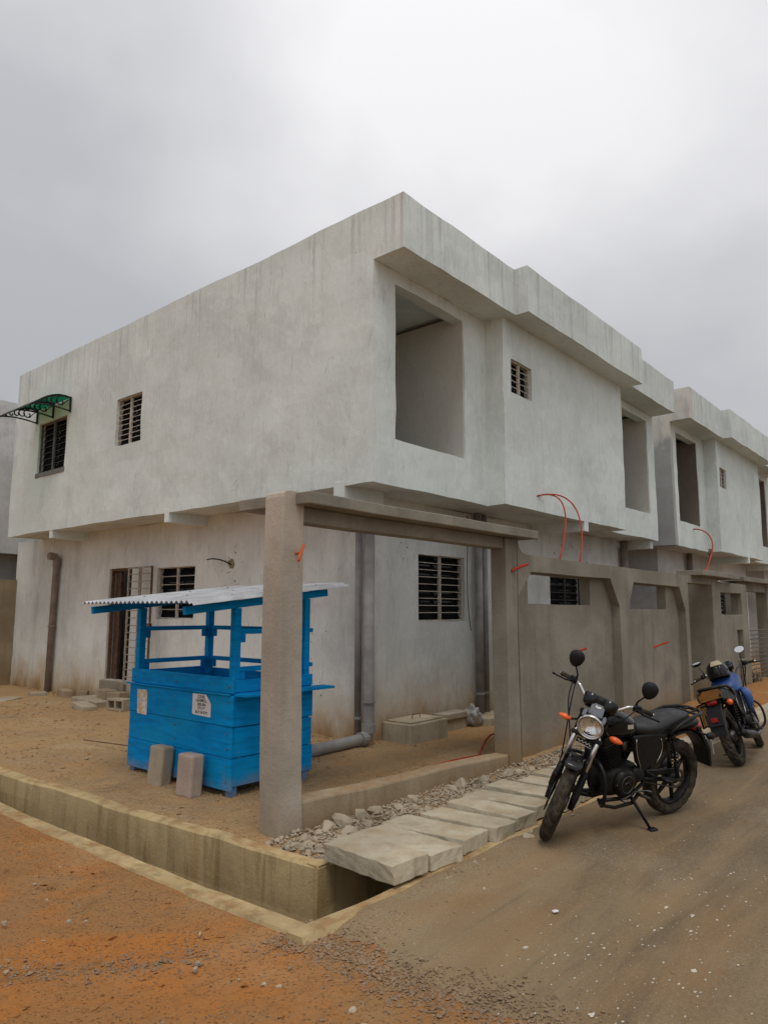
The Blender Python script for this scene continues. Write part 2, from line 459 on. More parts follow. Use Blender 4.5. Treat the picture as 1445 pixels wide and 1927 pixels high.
class MB:
    def __init__(s): s.v = []; s.f = []
    def quad(s, a, b, c, d):
        i = len(s.v); s.v += [a, b, c, d]; s.f.append((i, i + 1, i + 2, i + 3))
    def box(s, x0, x1, y0, y1, z0, z1):
        i = len(s.v)
        s.v += [(x, y, z) for z in (z0, z1) for y in (y0, y1) for x in (x0, x1)]
        s.f += [tuple(i + k for k in q) for q in ((0, 2, 3, 1), (4, 5, 7, 6), (0, 1, 5, 4), (2, 6, 7, 3), (0, 4, 6, 2), (1, 3, 7, 5))]
        return s
    def obox(s, c, ax, ay, az):
        c, ax, ay, az = map(Vector, (c, ax, ay, az)); i = len(s.v)
        s.v += [tuple(c + ax * sx + ay * sy + az * sz) for sz in (-1, 1) for sy in (-1, 1) for sx in (-1, 1)]
        s.f += [tuple(i + k for k in q) for q in ((0, 2, 3, 1), (4, 5, 7, 6), (0, 1, 5, 4), (2, 6, 7, 3), (0, 4, 6, 2), (1, 3, 7, 5))]
        return s
    def bar(s, p0, p1, w, h, upv=(0, 0, 1)):
        p0, p1 = Vector(p0), Vector(p1); d = p1 - p0
        side = d.cross(Vector(upv)).normalized(); u = side.cross(d).normalized()
        return s.obox((p0 + p1) / 2, d / 2, side * w / 2, u * h / 2)
    def tube(s, pts, r, n=10, cap=True, closed=False):
        pts = [Vector(p) for p in pts]; m_ = len(pts)
        rs = r if isinstance(r, (list, tuple)) else [r] * m_
        base = len(s.v); prev = None
        for k, p in enumerate(pts):
            if closed: t = (pts[(k + 1) % m_] - pts[k - 1])
            else: t = pts[min(k + 1, m_ - 1)] - pts[max(k - 1, 0)]
            t.normalize()
            if prev is None:
                a = Vector((0, 0, 1)) if abs(t.z) < .9 else Vector((1, 0, 0))
                u = t.cross(a).normalized()
            else:
                u = (prev - t * prev.dot(t))
                if u.length < 1e-6: u = t.orthogonal()
                u.normalize()
            prev = u; w = t.cross(u)
            for j in range(n):
                an = 2 * math.pi * j / n
                s.v.append(tuple(p + (u * math.cos(an) + w * math.sin(an)) * rs[k]))
        rings = m_ if closed else m_ - 1
        for k in range(rings):
            k2 = (k + 1) % m_
            for j in range(n):
                j2 = (j + 1) % n
                s.f.append((base + k * n + j, base + k * n + j2, base + k2 * n + j2, base + k2 * n + j))
        if cap and not closed:
            s.f.append(tuple(base + j for j in range(n))[::-1])
            s.f.append(tuple(base + (m_ - 1) * n + j for j in range(n)))
        return s
    def lathe(s, prof, c, axis, n=32, close=False):
        """prof: list of (offset along axis, radius)"""
        c = Vector(c); ax = Vector(axis).normalized(); u = ax.orthogonal().normalized(); w = ax.cross(u)
        base = len(s.v)
        for (o, r) in prof:
            for j in range(n):
                an = 2 * math.pi * j / n
                s.v.append(tuple(c + ax * o + (u * math.cos(an) + w * math.sin(an)) * r))
        L = len(prof)
        for k in range(L if close else L - 1):
            k2 = (k + 1) % L
            for j in range(n):
                j2 = (j + 1) % n
                s.f.append((base + k * n + j, base + k * n + j2, base + k2 * n + j2, base + k2 * n + j))
        return s
    def loft(s, secs, n=20, cap=True):
        """secs: (center Vector, side Vector, up Vector, half width, half height, exponent)"""
        base = len(s.v)
        for (c, sd, u, hw, hh, ex) in secs:
            c, sd, u = Vector(c), Vector(sd), Vector(u)
            for j in range(n):
                an = 2 * math.pi * j / n; ca, sa = math.cos(an), math.sin(an)
                a = math.copysign(abs(ca) ** (2 / ex), ca); b = math.copysign(abs(sa) ** (2 / ex), sa)
                s.v.append(tuple(c + sd * (a * hw) + u * (b * hh)))
        for k in range(len(secs) - 1):
            for j in range(n):
                j2 = (j + 1) % n
                s.f.append((base + k * n + j, base + k * n + j2, base + (k + 1) * n + j2, base + (k + 1) * n + j))
        if cap:
            s.f.append(tuple(base + j for j in range(n))[::-1])
            s.f.append(tuple(base + (len(secs) - 1) * n + j for j in range(n)))
        return s
    def prism(s, poly, axis, a0, a1, step=0, amp=0):
        """extrude a simple 2D polygon. axis 'y': poly is (x,z); axis 'z': poly is (x,y); axis 'x': poly is (y,z)"""
        pts = []
        L = len(poly)
        for k in range(L):
            p, q = Vector(poly[k]), Vector(poly[(k + 1) % L])
            d = max(1, int(round((q - p).length / step))) if step else 1
            for t in range(d): pts.append(p.lerp(q, t / d))
        nl = max(1, int(round(abs(a1 - a0) / step))) if step else 1
        base = len(s.v); n = len(pts)
        for k in range(nl + 1):
            a = a0 + (a1 - a0) * k / nl
            for p in pts:
                q = (p.x, a, p.y) if axis == 'y' else (p.x, p.y, a) if axis == 'z' else (a, p.x, p.y)
                s.v.append(tuple(wob(q, amp)))
        for k in range(nl):
            for j in range(n):
                j2 = (j + 1) % n
                s.f.append((base + k * n + j, base + k * n + j2, base + (k + 1) * n + j2, base + (k + 1) * n + j))
        s.f.append(tuple(base + j for j in range(n))[::-1])
        s.f.append(tuple(base + nl * n + j for j in range(n)))
        return s
    def wall(s, axis, pos, t, u0, u1, z0, z1, holes=(), step=.2, amp=.012):
        """slab with rectangular holes; axis 'x': x = pos..pos+t, u is y; axis 'y': y = pos..pos+t, u is x"""
        def cuts(a, b, extra):
            br = sorted(set([a, b] + [x for x in extra if a < x < b])); out = []
            for p, q in zip(br, br[1:]):
                d = max(1, int(math.ceil((q - p) / step)))
                out += [p + (q - p) * k / d for k in range(d)]
            return out + [b]
        us = cuts(u0, u1, [x for h in holes for x in h[:2]])
        zs = cuts(z0, z1, [x for h in holes for x in h[2:]])
        nu, nzz = len(us) - 1, len(zs) - 1
        solid = [[not any(h[0] < (us[i] + us[i + 1]) / 2 < h[1] and h[2] < (zs[j] + zs[j + 1]) / 2 < h[3] for h in holes)
                  for j in range(nzz)] for i in range(nu)]
        idx = {}
        def vid(i, j, k):
            key = (i, j, k)
            if key not in idx:
                p = (pos + t * k, us[i], zs[j]) if axis == 'x' else (us[i], pos + t * k, zs[j])
                idx[key] = len(s.v); s.v.append(tuple(wob(p, amp)))
            return idx[key]
        for i in range(nu):
            for j in range(nzz):
                if not solid[i][j]: continue
                s.f.append((vid(i, j, 0), vid(i + 1, j, 0), vid(i + 1, j + 1, 0), vid(i, j + 1, 0)))
                s.f.append((vid(i, j, 1), vid(i, j + 1, 1), vid(i + 1, j + 1, 1), vid(i + 1, j, 1)))
                for (di, dj, a, b) in ((-1, 0, (i, j), (i, j + 1)), (1, 0, (i + 1, j), (i + 1, j + 1)), (0, -1, (i, j), (i + 1, j)), (0, 1, (i, j + 1), (i + 1, j + 1))):
                    ii, jj = i + di, j + dj
                    if 0 <= ii < nu and 0 <= jj < nzz and solid[ii][jj]: continue
                    s.f.append((vid(*a, 0), vid(*b, 0), vid(*b, 1), vid(*a, 1)))
        return s
    def xf(s, fn, start=0):
        s.v[start:] = [tuple(fn(Vector(p))) for p in s.v[start:]]
        return s
    def build(s, name, mat, parent=None, smooth=False, bevel=0.0, tri=False, subsurf=0, normals=True):
        loc = Vector((0, 0, 0)); q = parent
        while q is not None: loc = loc + q.location; q = q.parent
        me = bpy.data.meshes.new(name)
        me.from_pydata([tuple(Vector(p) - loc) for p in s.v], [], s.f)
        if normals or tri:
            bm = bmesh.new(); bm.from_mesh(me)
            if normals: bmesh.ops.recalc_face_normals(bm, faces=bm.faces)
            if tri: bmesh.ops.triangulate(bm, faces=[f for f in bm.faces if len(f.verts) > 4])
            bm.to_mesh(me); bm.free()
        me.materials.append(mat)
        if smooth:
            for p in me.polygons: p.use_smooth = True
        o = bpy.data.objects.new(name, me)
        COL.objects.link(o)
        if parent is not None: o.parent = parent
        if bevel:
            b = o.modifiers.new('bevel', 'BEVEL'); b.width = bevel; b.segments = 2; b.limit_method = 'ANGLE'; b.angle_limit = R(40)
        if subsurf:
            b = o.modifiers.new('sub', 'SUBSURF'); b.levels = subsurf; b.render_levels = subsurf
        return o

def tag(o, label=None, cat=None, group=None, kind=None):
    if label: o['label'] = label
    if cat: o['category'] = cat
    if group: o['group'] = group
    if kind: o['kind'] = kind
    return o

def thing(name, label, cat, loc, group=None):
    o = bpy.data.objects.new(name, None)
    COL.objects.link(o)
    o.location = loc
    o.matrix_world = Matrix.Translation(Vector(loc))
    o.empty_display_size = .1
    return tag(o, label, cat, group)

def arc(c, r, a0, a1, n, f):
    return [f(c[0] + r * math.cos(a0 + (a1 - a0) * k / n), c[1] + r * math.sin(a0 + (a1 - a0) * k / n)) for k in range(n + 1)]
def bez(p0, p1, p2, p3, n=16):
    p0, p1, p2, p3 = map(Vector, (p0, p1, p2, p3))
    return [p0 * (1 - t) ** 3 + p1 * 3 * t * (1 - t) ** 2 + p2 * 3 * t * t * (1 - t) + p3 * t ** 3 for t in [k / n for k in range(n + 1)]]

# ================================================================== GROUND, ROAD, DRAIN
def lin(y, pts):
    if y <= pts[0][1]: return pts[0][0]
    for (xa, ya), (xb, yb) in zip(pts, pts[1:]):
        if y <= yb: return xa + (xb - xa) * (y - ya) / (yb - ya)
    return pts[-1][0]
OUTER = [(2.78, 2.88), (2.73, 6.6), (2.70, 20)]
INNER = [(3.43, 3.47), (3.30, 5.5), (3.19, 7.7), (3.10, 20)]
Y_OUT, Y_IN = 2.88, 3.47            # edges of the covered drain along the road

def spaced(lo, hi, fine_lo, fine_hi, fine, grow=1.22, extra=()):
    out = []; x = max(lo, fine_lo)
    while x < min(hi, fine_hi): out.append(x); x += fine
    st = fine; x = max(lo, min(hi, fine_hi))
    while x < hi: out.append(x); st *= grow; x += st
    out.append(hi)
    st = fine; x = fine_lo
    while x > lo: st *= grow; x -= st; out.append(max(lo, x))
    out = sorted(set([round(v, 4) for v in out + list(extra)]))
    return out

def gnoise(x, y, a):
    return (mnoise.noise(Vector((x * .7, y * .7, 1.3))) * 1.0 + mnoise.noise(Vector((x * 2.3, y * 2.3, 5.1))) * .5 + mnoise.noise(Vector((x * 4.6, y * 4.6, 9.2))) * .42 + mnoise.noise(Vector((x * 9, y * 9, 2.2))) * .25) * a

def patch(name, ys, xfun, zfun, mat, label_kind='structure'):
    mb = MB(); rows = []
    for y in ys:
        xs = xfun(y); rows.append(len(xs)); 
        for x in xs: mb.v.append((x, y, zfun(x, y)))
    n = rows[0]
    for j in range(len(ys) - 1):
        for i in range(n - 1):
            a = j * n + i; mb.f.append((a, a + 1, a + n + 1, a + n))
    o = mb.build(name, mat, smooth=True, normals=False)
    return tag(o, kind=label_kind)

ysA = spaced(-70, 120, .2, 8.5, .07, 1.2, (2.80, 2.88))
def xA(y):
    xe = 3.3 if y < 2.82 else lin(y, OUTER) - .125
    base = spaced(-90, 0, -1.2, 0, .07, 1.2)
    return [xe + b for b in base]
def zA(x, y):
    e = min(1, max(0, (lin(y, OUTER) - .1 - x) / .5))
    if x > 2.72: e *= .45
    rut = -.02 * math.exp(-((x - 1.9) / .35) ** 2)
    return gnoise(x, y, .028) * (.25 + .75 * e) + rut * e + .004 - .05 * max(0, min(1, (x - 2.85) / .3))
patch('dirt_street', ysA, xA, zA, M['dirt'])

xsB = spaced(2.7, 140, 2.7, 9.0, .07, 1.18)
ysB = spaced(-70, Y_OUT - .11, .2, Y_OUT - .11, .07, 1.2)
def xB(y):
    rag = mnoise.noise(Vector((y * 1.6, 3.3, 0))) * .10 + mnoise.noise(Vector((y * 6, 1.3, 0))) * .05 + mnoise.noise(Vector((y * 19, 7, 0))) * .02
    return [2.70 + rag] + [x + rag * max(0, 1 - (x - 2.7) * 3) for x in xsB[1:]]
def zB(x, y):
    x_ = x - .22 * mnoise.noise(Vector((x * 1.2, y * 1.7, 4.4))) - .10 * mnoise.noise(Vector((x * 5, y * 5, 1.4)))
    e = min(1, max(0, (x_ - 2.62) / .5)); e = e * e * (3 - 2 * e)
    return -.035 + .073 * e + gnoise(x, y, .008) + gnoise(x, y, .012) * max(0, min(1, (5 - x)))
patch('road', ysB, xB, zB, M['road'])

ysC = spaced(Y_IN + .12, 120, Y_IN + .12, 9.5, .08, 1.2)
bC = spaced(0, 140, 0, 6.5, .08, 1.2)
def xC(y):
    xi = lin(y, INNER) + .085
    return [xi + b for b in bC]
def zC(x, y):
    e = min(1, max(0, (x - lin(y, INNER) - .1) / .4))
    return gnoise(x, y, .026) * (.25 + .75 * e) + .012 - .035 * max(0, 1 - (x - lin(y, INNER) - .085) / .06)
patch('yard_ground', ysC, xC, zC, M['yard'])

# open drain: lips, walls and floor of one concrete channel
def drain():
    mb = MB()
    def strip(top, ys_):   # top(y)->(list of (x,z))
        base = len(mb.v); n = None
        for y in ys_:
            pr = top(y); n = len(pr)
            mb.v.extend([tuple(wob((x, y, z), .012 if z > -.3 else 0)) for x, z in pr])
        for j in range(len(ys_) - 1):
            for i in range(n - 1):
                a = base + j * n + i; mb.f.append((a, a + 1, a + n + 1, a + n))
    ys1 = [2.88 + k * .12 for k in range(60)] + [10.5 + k for k in range(12)]
    def outer(y):
        x = lin(y, OUTER); chip = .02 * mnoise.noise(Vector((0, y * 5, 2)))
        return [(x - .16, -.05), (x - .13 + chip, .018), (x - .01 + chip * .5, .016), (x, .004), (x, -.15), (x, -.32), (x + .02, -.52)]
    strip(outer, ys1)
    ys2 = [3.47 + k * .12 for k in range(56)] + [10.5 + k for k in range(12)]
    def inner(y):
        x = lin(y, INNER); chip = .02 * mnoise.noise(Vector((4, y * 5, 2)))
        return [(x - .02, -.52), (x, -.32), (x, -.15), (x, .0), (x + .012, .018), (x + .10 + chip, .02), (x + .16 + chip, -.05)]
    strip(inner, ys2)
    # front drain, along x
    def stripx(prof, xs_):
        base = len(mb.v); n = None; mb.f.append(tuple(range(base, base + len(prof(0)))))
        for x in xs_:
            pr = prof(x); n = len(pr)
            mb.v.extend([tuple(wob((x, y, z), .012 if z > -.3 else 0)) for y, z in pr])
        for j in range(len(xs_) - 1):
            for i in range(n - 1):
                a = base + j * n + i; mb.f.append((a, a + 1, a + n + 1, a + n))
    xs1 = [2.62 + k * .12 for k in range(60)] + [10 + k * 3 for k in range(20)]
    stripx(lambda x: [(Y_OUT - .15, -.02), (Y_OUT - .115, .034), (Y_OUT - .012, .03), (Y_OUT, .015), (Y_OUT, -.2), (Y_OUT + .02, -.52)], xs1)
    xs2 = [3.43 + k * .12 for k in range(54)] + [10 + k * 3 for k in range(20)]
    stripx(lambda x: [(Y_IN - .02, -.52), (Y_IN, -.25), (Y_IN, .0), (Y_IN + .012, .018), (Y_IN + .10, .02), (Y_IN + .16, -.05)], xs2)
    return tag(mb.build('drain_channel', M['drain'], normals=False), kind='structure')
drain()
mb = MB()
mb.quad((2.4, 2.6, -.40), (3.6, 2.6, -.40), (3.6, 60, -.40), (2.4, 60, -.40))
mb.quad((3.6, 2.6, -.40), (120, 2.6, -.40), (120, 3.7, -.40), (3.6, 3.7, -.40))
tag(mb.build('drain_floor', M['drain_floor']), kind='structure')
mb = MB(); mb.quad((3.44, 3.48, -.055), (60, 3.48, -.055), (60, 60, -.055), (3.44, 60, -.055))
tag(mb.build('subsoil', M['yard']), kind='structure')

# raised verge and kerb farther along the road
mb = MB()
mb.prism([(Y_OUT - .10, .0), (Y_OUT - .075, .155), (Y_OUT + .10, .165), (Y_OUT + .115, .0)], 'x', 8.62, 60, .5, .012)
tag(mb.build('kerb', M['slab'], tri=True), kind='structure')
mb = MB()
xsK = spaced(8.75, 70, 8.75, 14, .12, 1.25)
for x in xsK:
    for k in range(10):
        y = Y_OUT + .11 + (4.06 - Y_OUT - .11) * k / 9
        e = min(1, (x - 8.75) / .5)
        mb.v.append((x, y, .01 + (.13 + gnoise(x, y, .03)) * e))
for j in range(len(xsK) - 1):
    for i in range(9):
        a = j * 10 + i; mb.f.append((a, a + 1, a + 11, a + 10))
tag(mb.build('verge_ground', M['dirt'], smooth=True), kind='structure')

# ================================================================== HOUSES
def window(parent, axis, pos, u0, u1, z0, z1, nbars, frame_mat, bar_mat, pane_mat, name='window', label=None, mullion=True, depth=.07, barr=.006):
    """casement with a burglar grille; outside is the negative side of the axis"""
    def P(u, w, z): return (pos + w, u, z) if axis == 'x' else (u, pos + w, z)
    def bx(mb_, a0, a1, w0, w1, b0, b1):
        p, q = P(a0, w0, b0), P(a1, w1, b1)
        mb_.box(min(p[0], q[0]), max(p[0], q[0]), min(p[1], q[1]), max(p[1], q[1]), b0, b1)
    fr = MB(); t = .018
    bx(fr, u0, u1, .012, .052, z0, z0 + t); bx(fr, u0, u1, .012, .052, z1 - t, z1)
    bx(fr, u0, u0 + t, .012, .052, z0 + t, z1 - t); bx(fr, u1 - t, u1, .012, .052, z0 + t, z1 - t)
    um = (u0 + u1) / 2
    if mullion:
        bx(fr, um - .021, um - .008, .010, .05, z0 + t, z1 - t); bx(fr, um + .008, um + .021, .010, .05, z0 + t, z1 - t)
    w = fr.build(name, frame_mat, parent, bevel=.003)
    if label: w['label'] = label
    pn = MB(); bx(pn, u0 + .004, u1 - .004, .10, .112, z0 + .004, z1 - .004); pn.build('pane', pane_mat, w)
    for part in (w,): pass
    halves = ((u0 + t, um - .021), (um + .021, u1 - t)) if mullion else ((u0 + t, u1 - t),)
    # louvre blades behind the grille
    nl = max(4, int((z1 - z0) / .12))
    me = None
    for (a, b) in halves:
        for k in range(nl):
            zc = z0 + t + (z1 - z0 - 2 * t) * (k + .5) / nl
            if me is None:
                l = MB(); mid = P((a + b) / 2, .082, zc)
                hw = (b - a) / 2 - .004; hh = (z1 - z0 - 2 * t) / nl * .42
                ax = Vector((0, hw, 0)) if axis == 'x' else Vector((hw, 0, 0))
                nn = Vector((1, 0, 0)) if axis == 'x' else Vector((0, 1, 0))
                upv = (Vector((0, 0, 1)) + nn * .35).normalized() * hh
                l.obox((0, 0, 0), ax, upv, upv.cross(ax).normalized() * .0025)
                me = bpy.data.meshes.new('louvre_blade'); me.from_pydata(l.v, [], l.f); me.materials.append(M['louvre'])
            o = bpy.data.objects.new('louvre_blade', me); COL.objects.link(o)
            o.location = Vector(P((a + b) / 2, .082, zc)) - parent.matrix_world.translation
            o.parent = w
    bm_ = None
    for (a, b) in halves:
        for k in range(nbars):
            zc = z0 + t + (z1 - z0 - 2 * t) * (k + 1) / (nbars + 1)
            if bm_ is None:
                l = MB(); ax = Vector((0, 1, 0)) if axis == 'x' else Vector((1, 0, 0))
                l.tube([-ax * (b - a) / 2, ax * (b - a) / 2], barr, 6)
                bm_ = bpy.data.meshes.new('grille_bar'); bm_.from_pydata(l.v, [], l.f); bm_.materials.append(bar_mat)
            o = bpy.data.objects.new('grille_bar', bm_); COL.objects.link(o)
            o.location = Vector(P((a + b) / 2, .022, zc)) - parent.matrix_world.translation
            o.parent = w
    return w

def bracket(parent, mb_args, mat):
    b = MB(); b.box(*mb_args); return b.build('bracket', mat, parent, bevel=.006)

def house(dx, label, zr0=5.9, zr1=6.6, corner=True):
    h = thing('house', label, 'house', (6.15 + dx, 5.42, 0), 'row houses along the road')
    X0, X1 = 6.15 + dx, 15.48 + dx
    W = M['white']; WL = M['white_low'] if corner else M['white_far']
    YB = 15.5
    # --- upper storey
    if corner:
        sideholes = [(4.94, 5.42, 3.0, zr0), (10.54, 11.36, 4.43, 5.27), (13.20, 14.35, 4.33, 5.34)]
    else:
        sideholes = [(4.94, 5.42, 3.0, zr0)]
    mb = MB().wall('x', X0, .18, 4.94, YB, 3.14, zr1, sideholes)
    mb.build('side_wall', W if corner else M['halfcoat'], h)
    xa0, xa1 = X0 + .18, 8.66 + dx
    mb = MB().wall('y', 5.42, .18, xa0, xa1, 3.14, zr0, [(6.57 + dx, 8.10 + dx, 3.73, 5.73 + (zr0 - 5.9))])
    xb0, xb1 = 12.98 + dx, X1
    mb.wall('y', 5.42, .18, xb0, xb1, 3.14, zr0, [(13.55 + dx, 15.09 + dx, 3.68, 5.73 + (zr0 - 5.9))])
    # projecting bay
    mb.wall('y', 5.12, .18, xa1, xb0, 3.14, zr0, [(8.87 + dx, 9.47 + dx, 4.82, 5.33)])
    mb.wall('x', xa1, .18, 5.30, 5.60, 3.14, zr0, ()); mb.wall('x', xb0 - .18, .18, 5.30, 5.60, 3.14, zr0, ())
    mb.wall('x', X1 - .18, .18, 5.60, YB, 3.14, zr0, ()); mb.wall('y', YB - .18, .18, X0 + .18, X1 - .18, 3.14, zr0, ())
    mb.build('front_wall', W, h)
    # roof with its deep fascia
    mb = MB().prism([(X0 + .18, 4.94), (8.73 + dx, 4.94), (8.73 + dx, 4.73), (13.09 + dx, 4.73), (13.09 + dx, 4.94), (X1, 4.94), (X1, YB), (X0 + .18, YB)],
                    'z', zr0, zr1, .2, .012)
    mb.build('roof_fascia', W, h, tri=True)
    # floor slab over the ground floor
    mb = MB().prism([(X0 + .18, 5.60), (xa1 + .18, 5.60), (xa1 + .18, 5.30), (xb0 - .18, 5.30), (xb0 - .18, 5.60), (X1 - .18, 5.60), (X1 - .18, YB - .18), (X0 + .18, YB - .18)],
                    'z', 3.155, 3.36, .5, .004)
    mb.build('floor_slab', WL, h, tri=True)
    # rooms behind the two unglazed openings
    mi = M['interior'] if corner else M['interior_dark']
    mb = MB()
    parts = [('x', 8.085 + dx, .30, 5.44, 9.0, 3.37, zr0 - .07), ('y', 9.0, .14, X0 + .2, xa1, 3.37, zr0 - .012), ('x', 15.075 + dx, .20, 5.44, 8.4, 3.37, zr0 - .05),
             ('y', 8.4, .14, xb0, X1 - .2, 3.37, zr0 - .012), ('x', xb0 - .14, .14, 5.62, 8.4, 3.37, zr0 - .012), ('x', xa1 + .20, .1, 5.62, 9.2, 3.37, zr0 - .012)]
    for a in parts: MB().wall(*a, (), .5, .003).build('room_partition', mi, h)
    mb = MB()
    # --- windows upstairs
    if corner:
        window(h, 'x', X0 + .03, 10.54, 11.36, 4.43, 5.27, 8, M['steel_white'], M['steel_white'], M['pane'], label='small louvred window with pale double grille')
        w = window(h, 'x', X0 + .03, 13.20, 14.35, 4.33, 5.34, 7, M['steel_grey'], M['steel_dark'], M['pane'], label='dark louvred window under green awning')
        mb = MB(); mb.box(X0 - .012, X0 + .02, 13.17, 14.38, 4.24, 4.325); mb.build('window_sill', M['steel_grey'], w)
    window(h, 'y', 5.15, 8.87 + dx, 9.47 + dx, 4.82, 5.33, 4, M['steel_white'], M['steel_white'], M['pane'])
    # white louvre bank seen through the far opening
    mb = MB()
    for k in range(5): mb.obox((13.42 + dx, 5.88, 4.72 - k * .13), (0, .11, 0), (.01, 0, .05), (.004, 0, 0))
    mb.build('louvre_bank', M['louvre_white'], h)
    # --- ground floor, set back under the overhang
    gx = X0 + .73
    if corner:
        gh = [(11.84, 12.62, .38, 2.40), (9.90, 11.02, 1.50, 2.37)]
        mb = MB().wall('x', gx, .18, 6.13, 16.7, -.25, 3.155, gh)
    else:
        mb = MB().wall('x', gx, .18, 6.13, 16.7, -.25, 3.155, ())
    mb.wall('y', 6.13, .18, gx + .18, X1 - .5, -.25, 3.155, [(7.94 + dx, 9.09 + dx, 1.50, 2.45), (11.85 + dx, 13.17 + dx, 1.42, 2.42)])
    mb.wall('x', X1 - .68, .18, 6.31, 15.5, -.25, 3.155, ())
    mb.wall('y', 16.5, .18, gx + .18, X1 - .5, -.25, 3.155, ())
    mb.build('ground_wall', WL, h)
    mb = MB().wall('y', 6.098, .03, gx - .0, gx + .33, -.25, 3.15, (), .3, .005); mb.build('corner_column', WL, h)
    mb = MB().wall('y', 9.6, .14, gx + .2, X1 - .7, -.2, 3.15, (), 1.0, 0); mb.wall('x', gx + 2.0, .14, 9.8, 16.4, -.2, 3.15, (), 1, 0)
    mb.build('inner_partition', M['interior_dark'], h)
    if corner:
        window(h, 'x', gx + .03, 9.90, 11.02, 1.50, 2.37, 5, M['steel_white'], M['steel_white'], M['pane'], label='louvred window half hidden by the open grille door')
    window(h, 'y', 6.16, 7.94 + dx, 9.09 + dx, 1.50, 2.45, 8, M['steel_white'], M['steel_white'], M['pane'])
    window(h, 'y', 6.16, 11.85 + dx, 13.17 + dx, 1.42, 2.42, 6, M['steel_dark'], M['steel_dark'], M['pane'])
    # brackets under the overhang
    if corner:
        for (ya, yb) in ((5.87, 6.05), (9.60, 9.72), (13.48, 13.60)):
            bracket(h, (X0 - .004, gx + .01, ya, yb, 2.99, 3.20), W)
    for (xa, xb, yy) in ((11.16 + dx, 11.32 + dx, 5.116), (15.20 + dx, 15.36 + dx, 5.5)):
        bracket(h, (xa, xb, yy, 6.14, 2.97, 3.20), W)
    return h

H1 = house(0, 'two-storey whitewashed corner house with blank left side wall and jutting upper floor', corner=True)
H3 = house(20.80, 'third whitewashed house glimpsed past the barred gate at the right edge', 6.02, 6.76, corner=False)
H2 = house(10.40, 'farther whitewashed two-storey house with dark upper opening, cut by right edge', 6.02, 6.76, corner=False)

# the grille door of the corner house, swung open flat against the wall
def grille_door():
    gx = 6.88
    fr = MB(); t = .035
    x0, x1 = gx + .04, gx + .10
    fr.box(x0, x1, 11.84, 11.84 + t, .38, 2.40); fr.box(x0, x1, 12.62 - t, 12.62, .38, 2.40); fr.box(x0, x1, 11.84 + t, 12.62 - t, 2.40 - t, 2.40)
    d = fr.build('door_frame', M['rust'], H1, bevel=.003)
    jb = MB(); jb.box(gx + .12, gx + .17, 12.40, 12.58, .38, 2.36); jb.build('door_jamb_board', M['wood_dark'], d)
    sill = MB(); sill.box(gx - .06, gx + .16, 11.84, 12.68, -.05, .372); sill.build('door_step', M['concrete'], H1, bevel=.012)
    leaf = MB()
    ya, yb, za, zb, x = 10.96, 11.74, .36, 2.40, gx - .12
    for (a, b) in ((ya, ya + .03), (yb - .03, yb), ((ya + yb) / 2 - .035, (ya + yb) / 2 - .012), ((ya + yb) / 2 + .012, (ya + yb) / 2 + .035)):
        leaf.box(x - .014, x + .014, a, b, za + .03, zb - .03)
    leaf.box(x - .014, x + .014, ya, yb, za, za + .03); leaf.box(x - .014, x + .014, ya, yb, zb - .03, zb)
    lf = leaf.build('grille_door_leaf', M['steel_worn'], H1, bevel=.003)
    lf['label'] = 'cream barred door leaf swung open against the wall'
    for k in range(15):
        z = za + (zb - za) * (k + 1) / 16
        b = MB(); b.tube([(x, ya + .02, z), (x, yb - .02, z)], .009, 6); b.build('grille_bar', M['steel_worn'], lf)
    lk = MB(); lk.box(x - .03, x + .03, ya - .0, ya + .09, 1.30, 1.42); lk.build('lock_box', M['rust'], lf, bevel=.004)
    st = MB(); st.tube([(x - .03, ya - .012, za - .2), (x - .03, ya - .012, zb)], .014, 8); st.build('edge_bar', M['rust'], lf)
grille_door()

# chips and splatter on the ground-floor walls
def chips():
    random.seed(11); mb = MB()
    spots = []
    for _ in range(26):
        spots.append(('y', 6.126, random.uniform(7.25, 7.95), random.uniform(1.6, 2.75)))
    for _ in range(70):
        spots.append(('y', 6.126, random.gauss(12.6, .8), random.uniform(2.35, 2.95)))
    for _ in range(30):
        spots.append(('x', 6.876, random.gauss(8.98, .16), random.gauss(2.2, .25)))
    for _ in range(14):
        spots.append(('x', 6.876, random.uniform(6.4, 7.6), random.uniform(.5, 1.6)))
    for ax, w, u, z in spots:
        r = random.choice((.003, .004, .005, .006, .011)) * random.uniform(.6, 1.3); k = 6; tilt = random.uniform(-.6, .6); el = random.uniform(1, 2.4)
        base = len(mb.v)
        for off in (0, .007):
            for j in range(k):
                an = 2 * math.pi * j / k; rr = r * random.uniform(.7, 1.2) * (1 if off else .7)
                a, b = rr * math.cos(an), rr * math.sin(an) * el
                a, b = a * math.cos(tilt) - b * math.sin(tilt), a * math.sin(tilt) + b * math.cos(tilt)
                mb.v.append((u + a, w - .004 + off, z + b) if ax == 'y' else (w - .004 + off, u + a, z + b))
        mb.f.append(tuple(base + j for j in range(k)))
        for j in range(k): mb.f.append((base + j, base + (j + 1) % k, base + k + (j + 1) % k, base + k + j))
    o = mb.build('plaster_splatter', M['rust'], H1); o['kind'] = 'stuff'
chips()
mb = MB()
ring = []
for rr_, xo in ((.075, 6.874), (.055, 6.866), (.03, 6.872), (.012, 6.885)):
    b0 = len(mb.v)
    for j in range(12):
        an = 6.2832 * j / 12; q = rr_ * (1 + .35 * mnoise.noise(Vector((math.cos(an) * 2, math.sin(an) * 2, rr_ * 9))))
        mb.v.append((xo, 8.96 + q * math.cos(an), 2.36 + q * math.sin(an)))
    ring.append(b0)
for a_, b_ in zip(ring, ring[1:]):
    for j in range(12): mb.f.append((a_ + j, a_ + (j + 1) % 12, b_ + (j + 1) % 12, b_ + j))
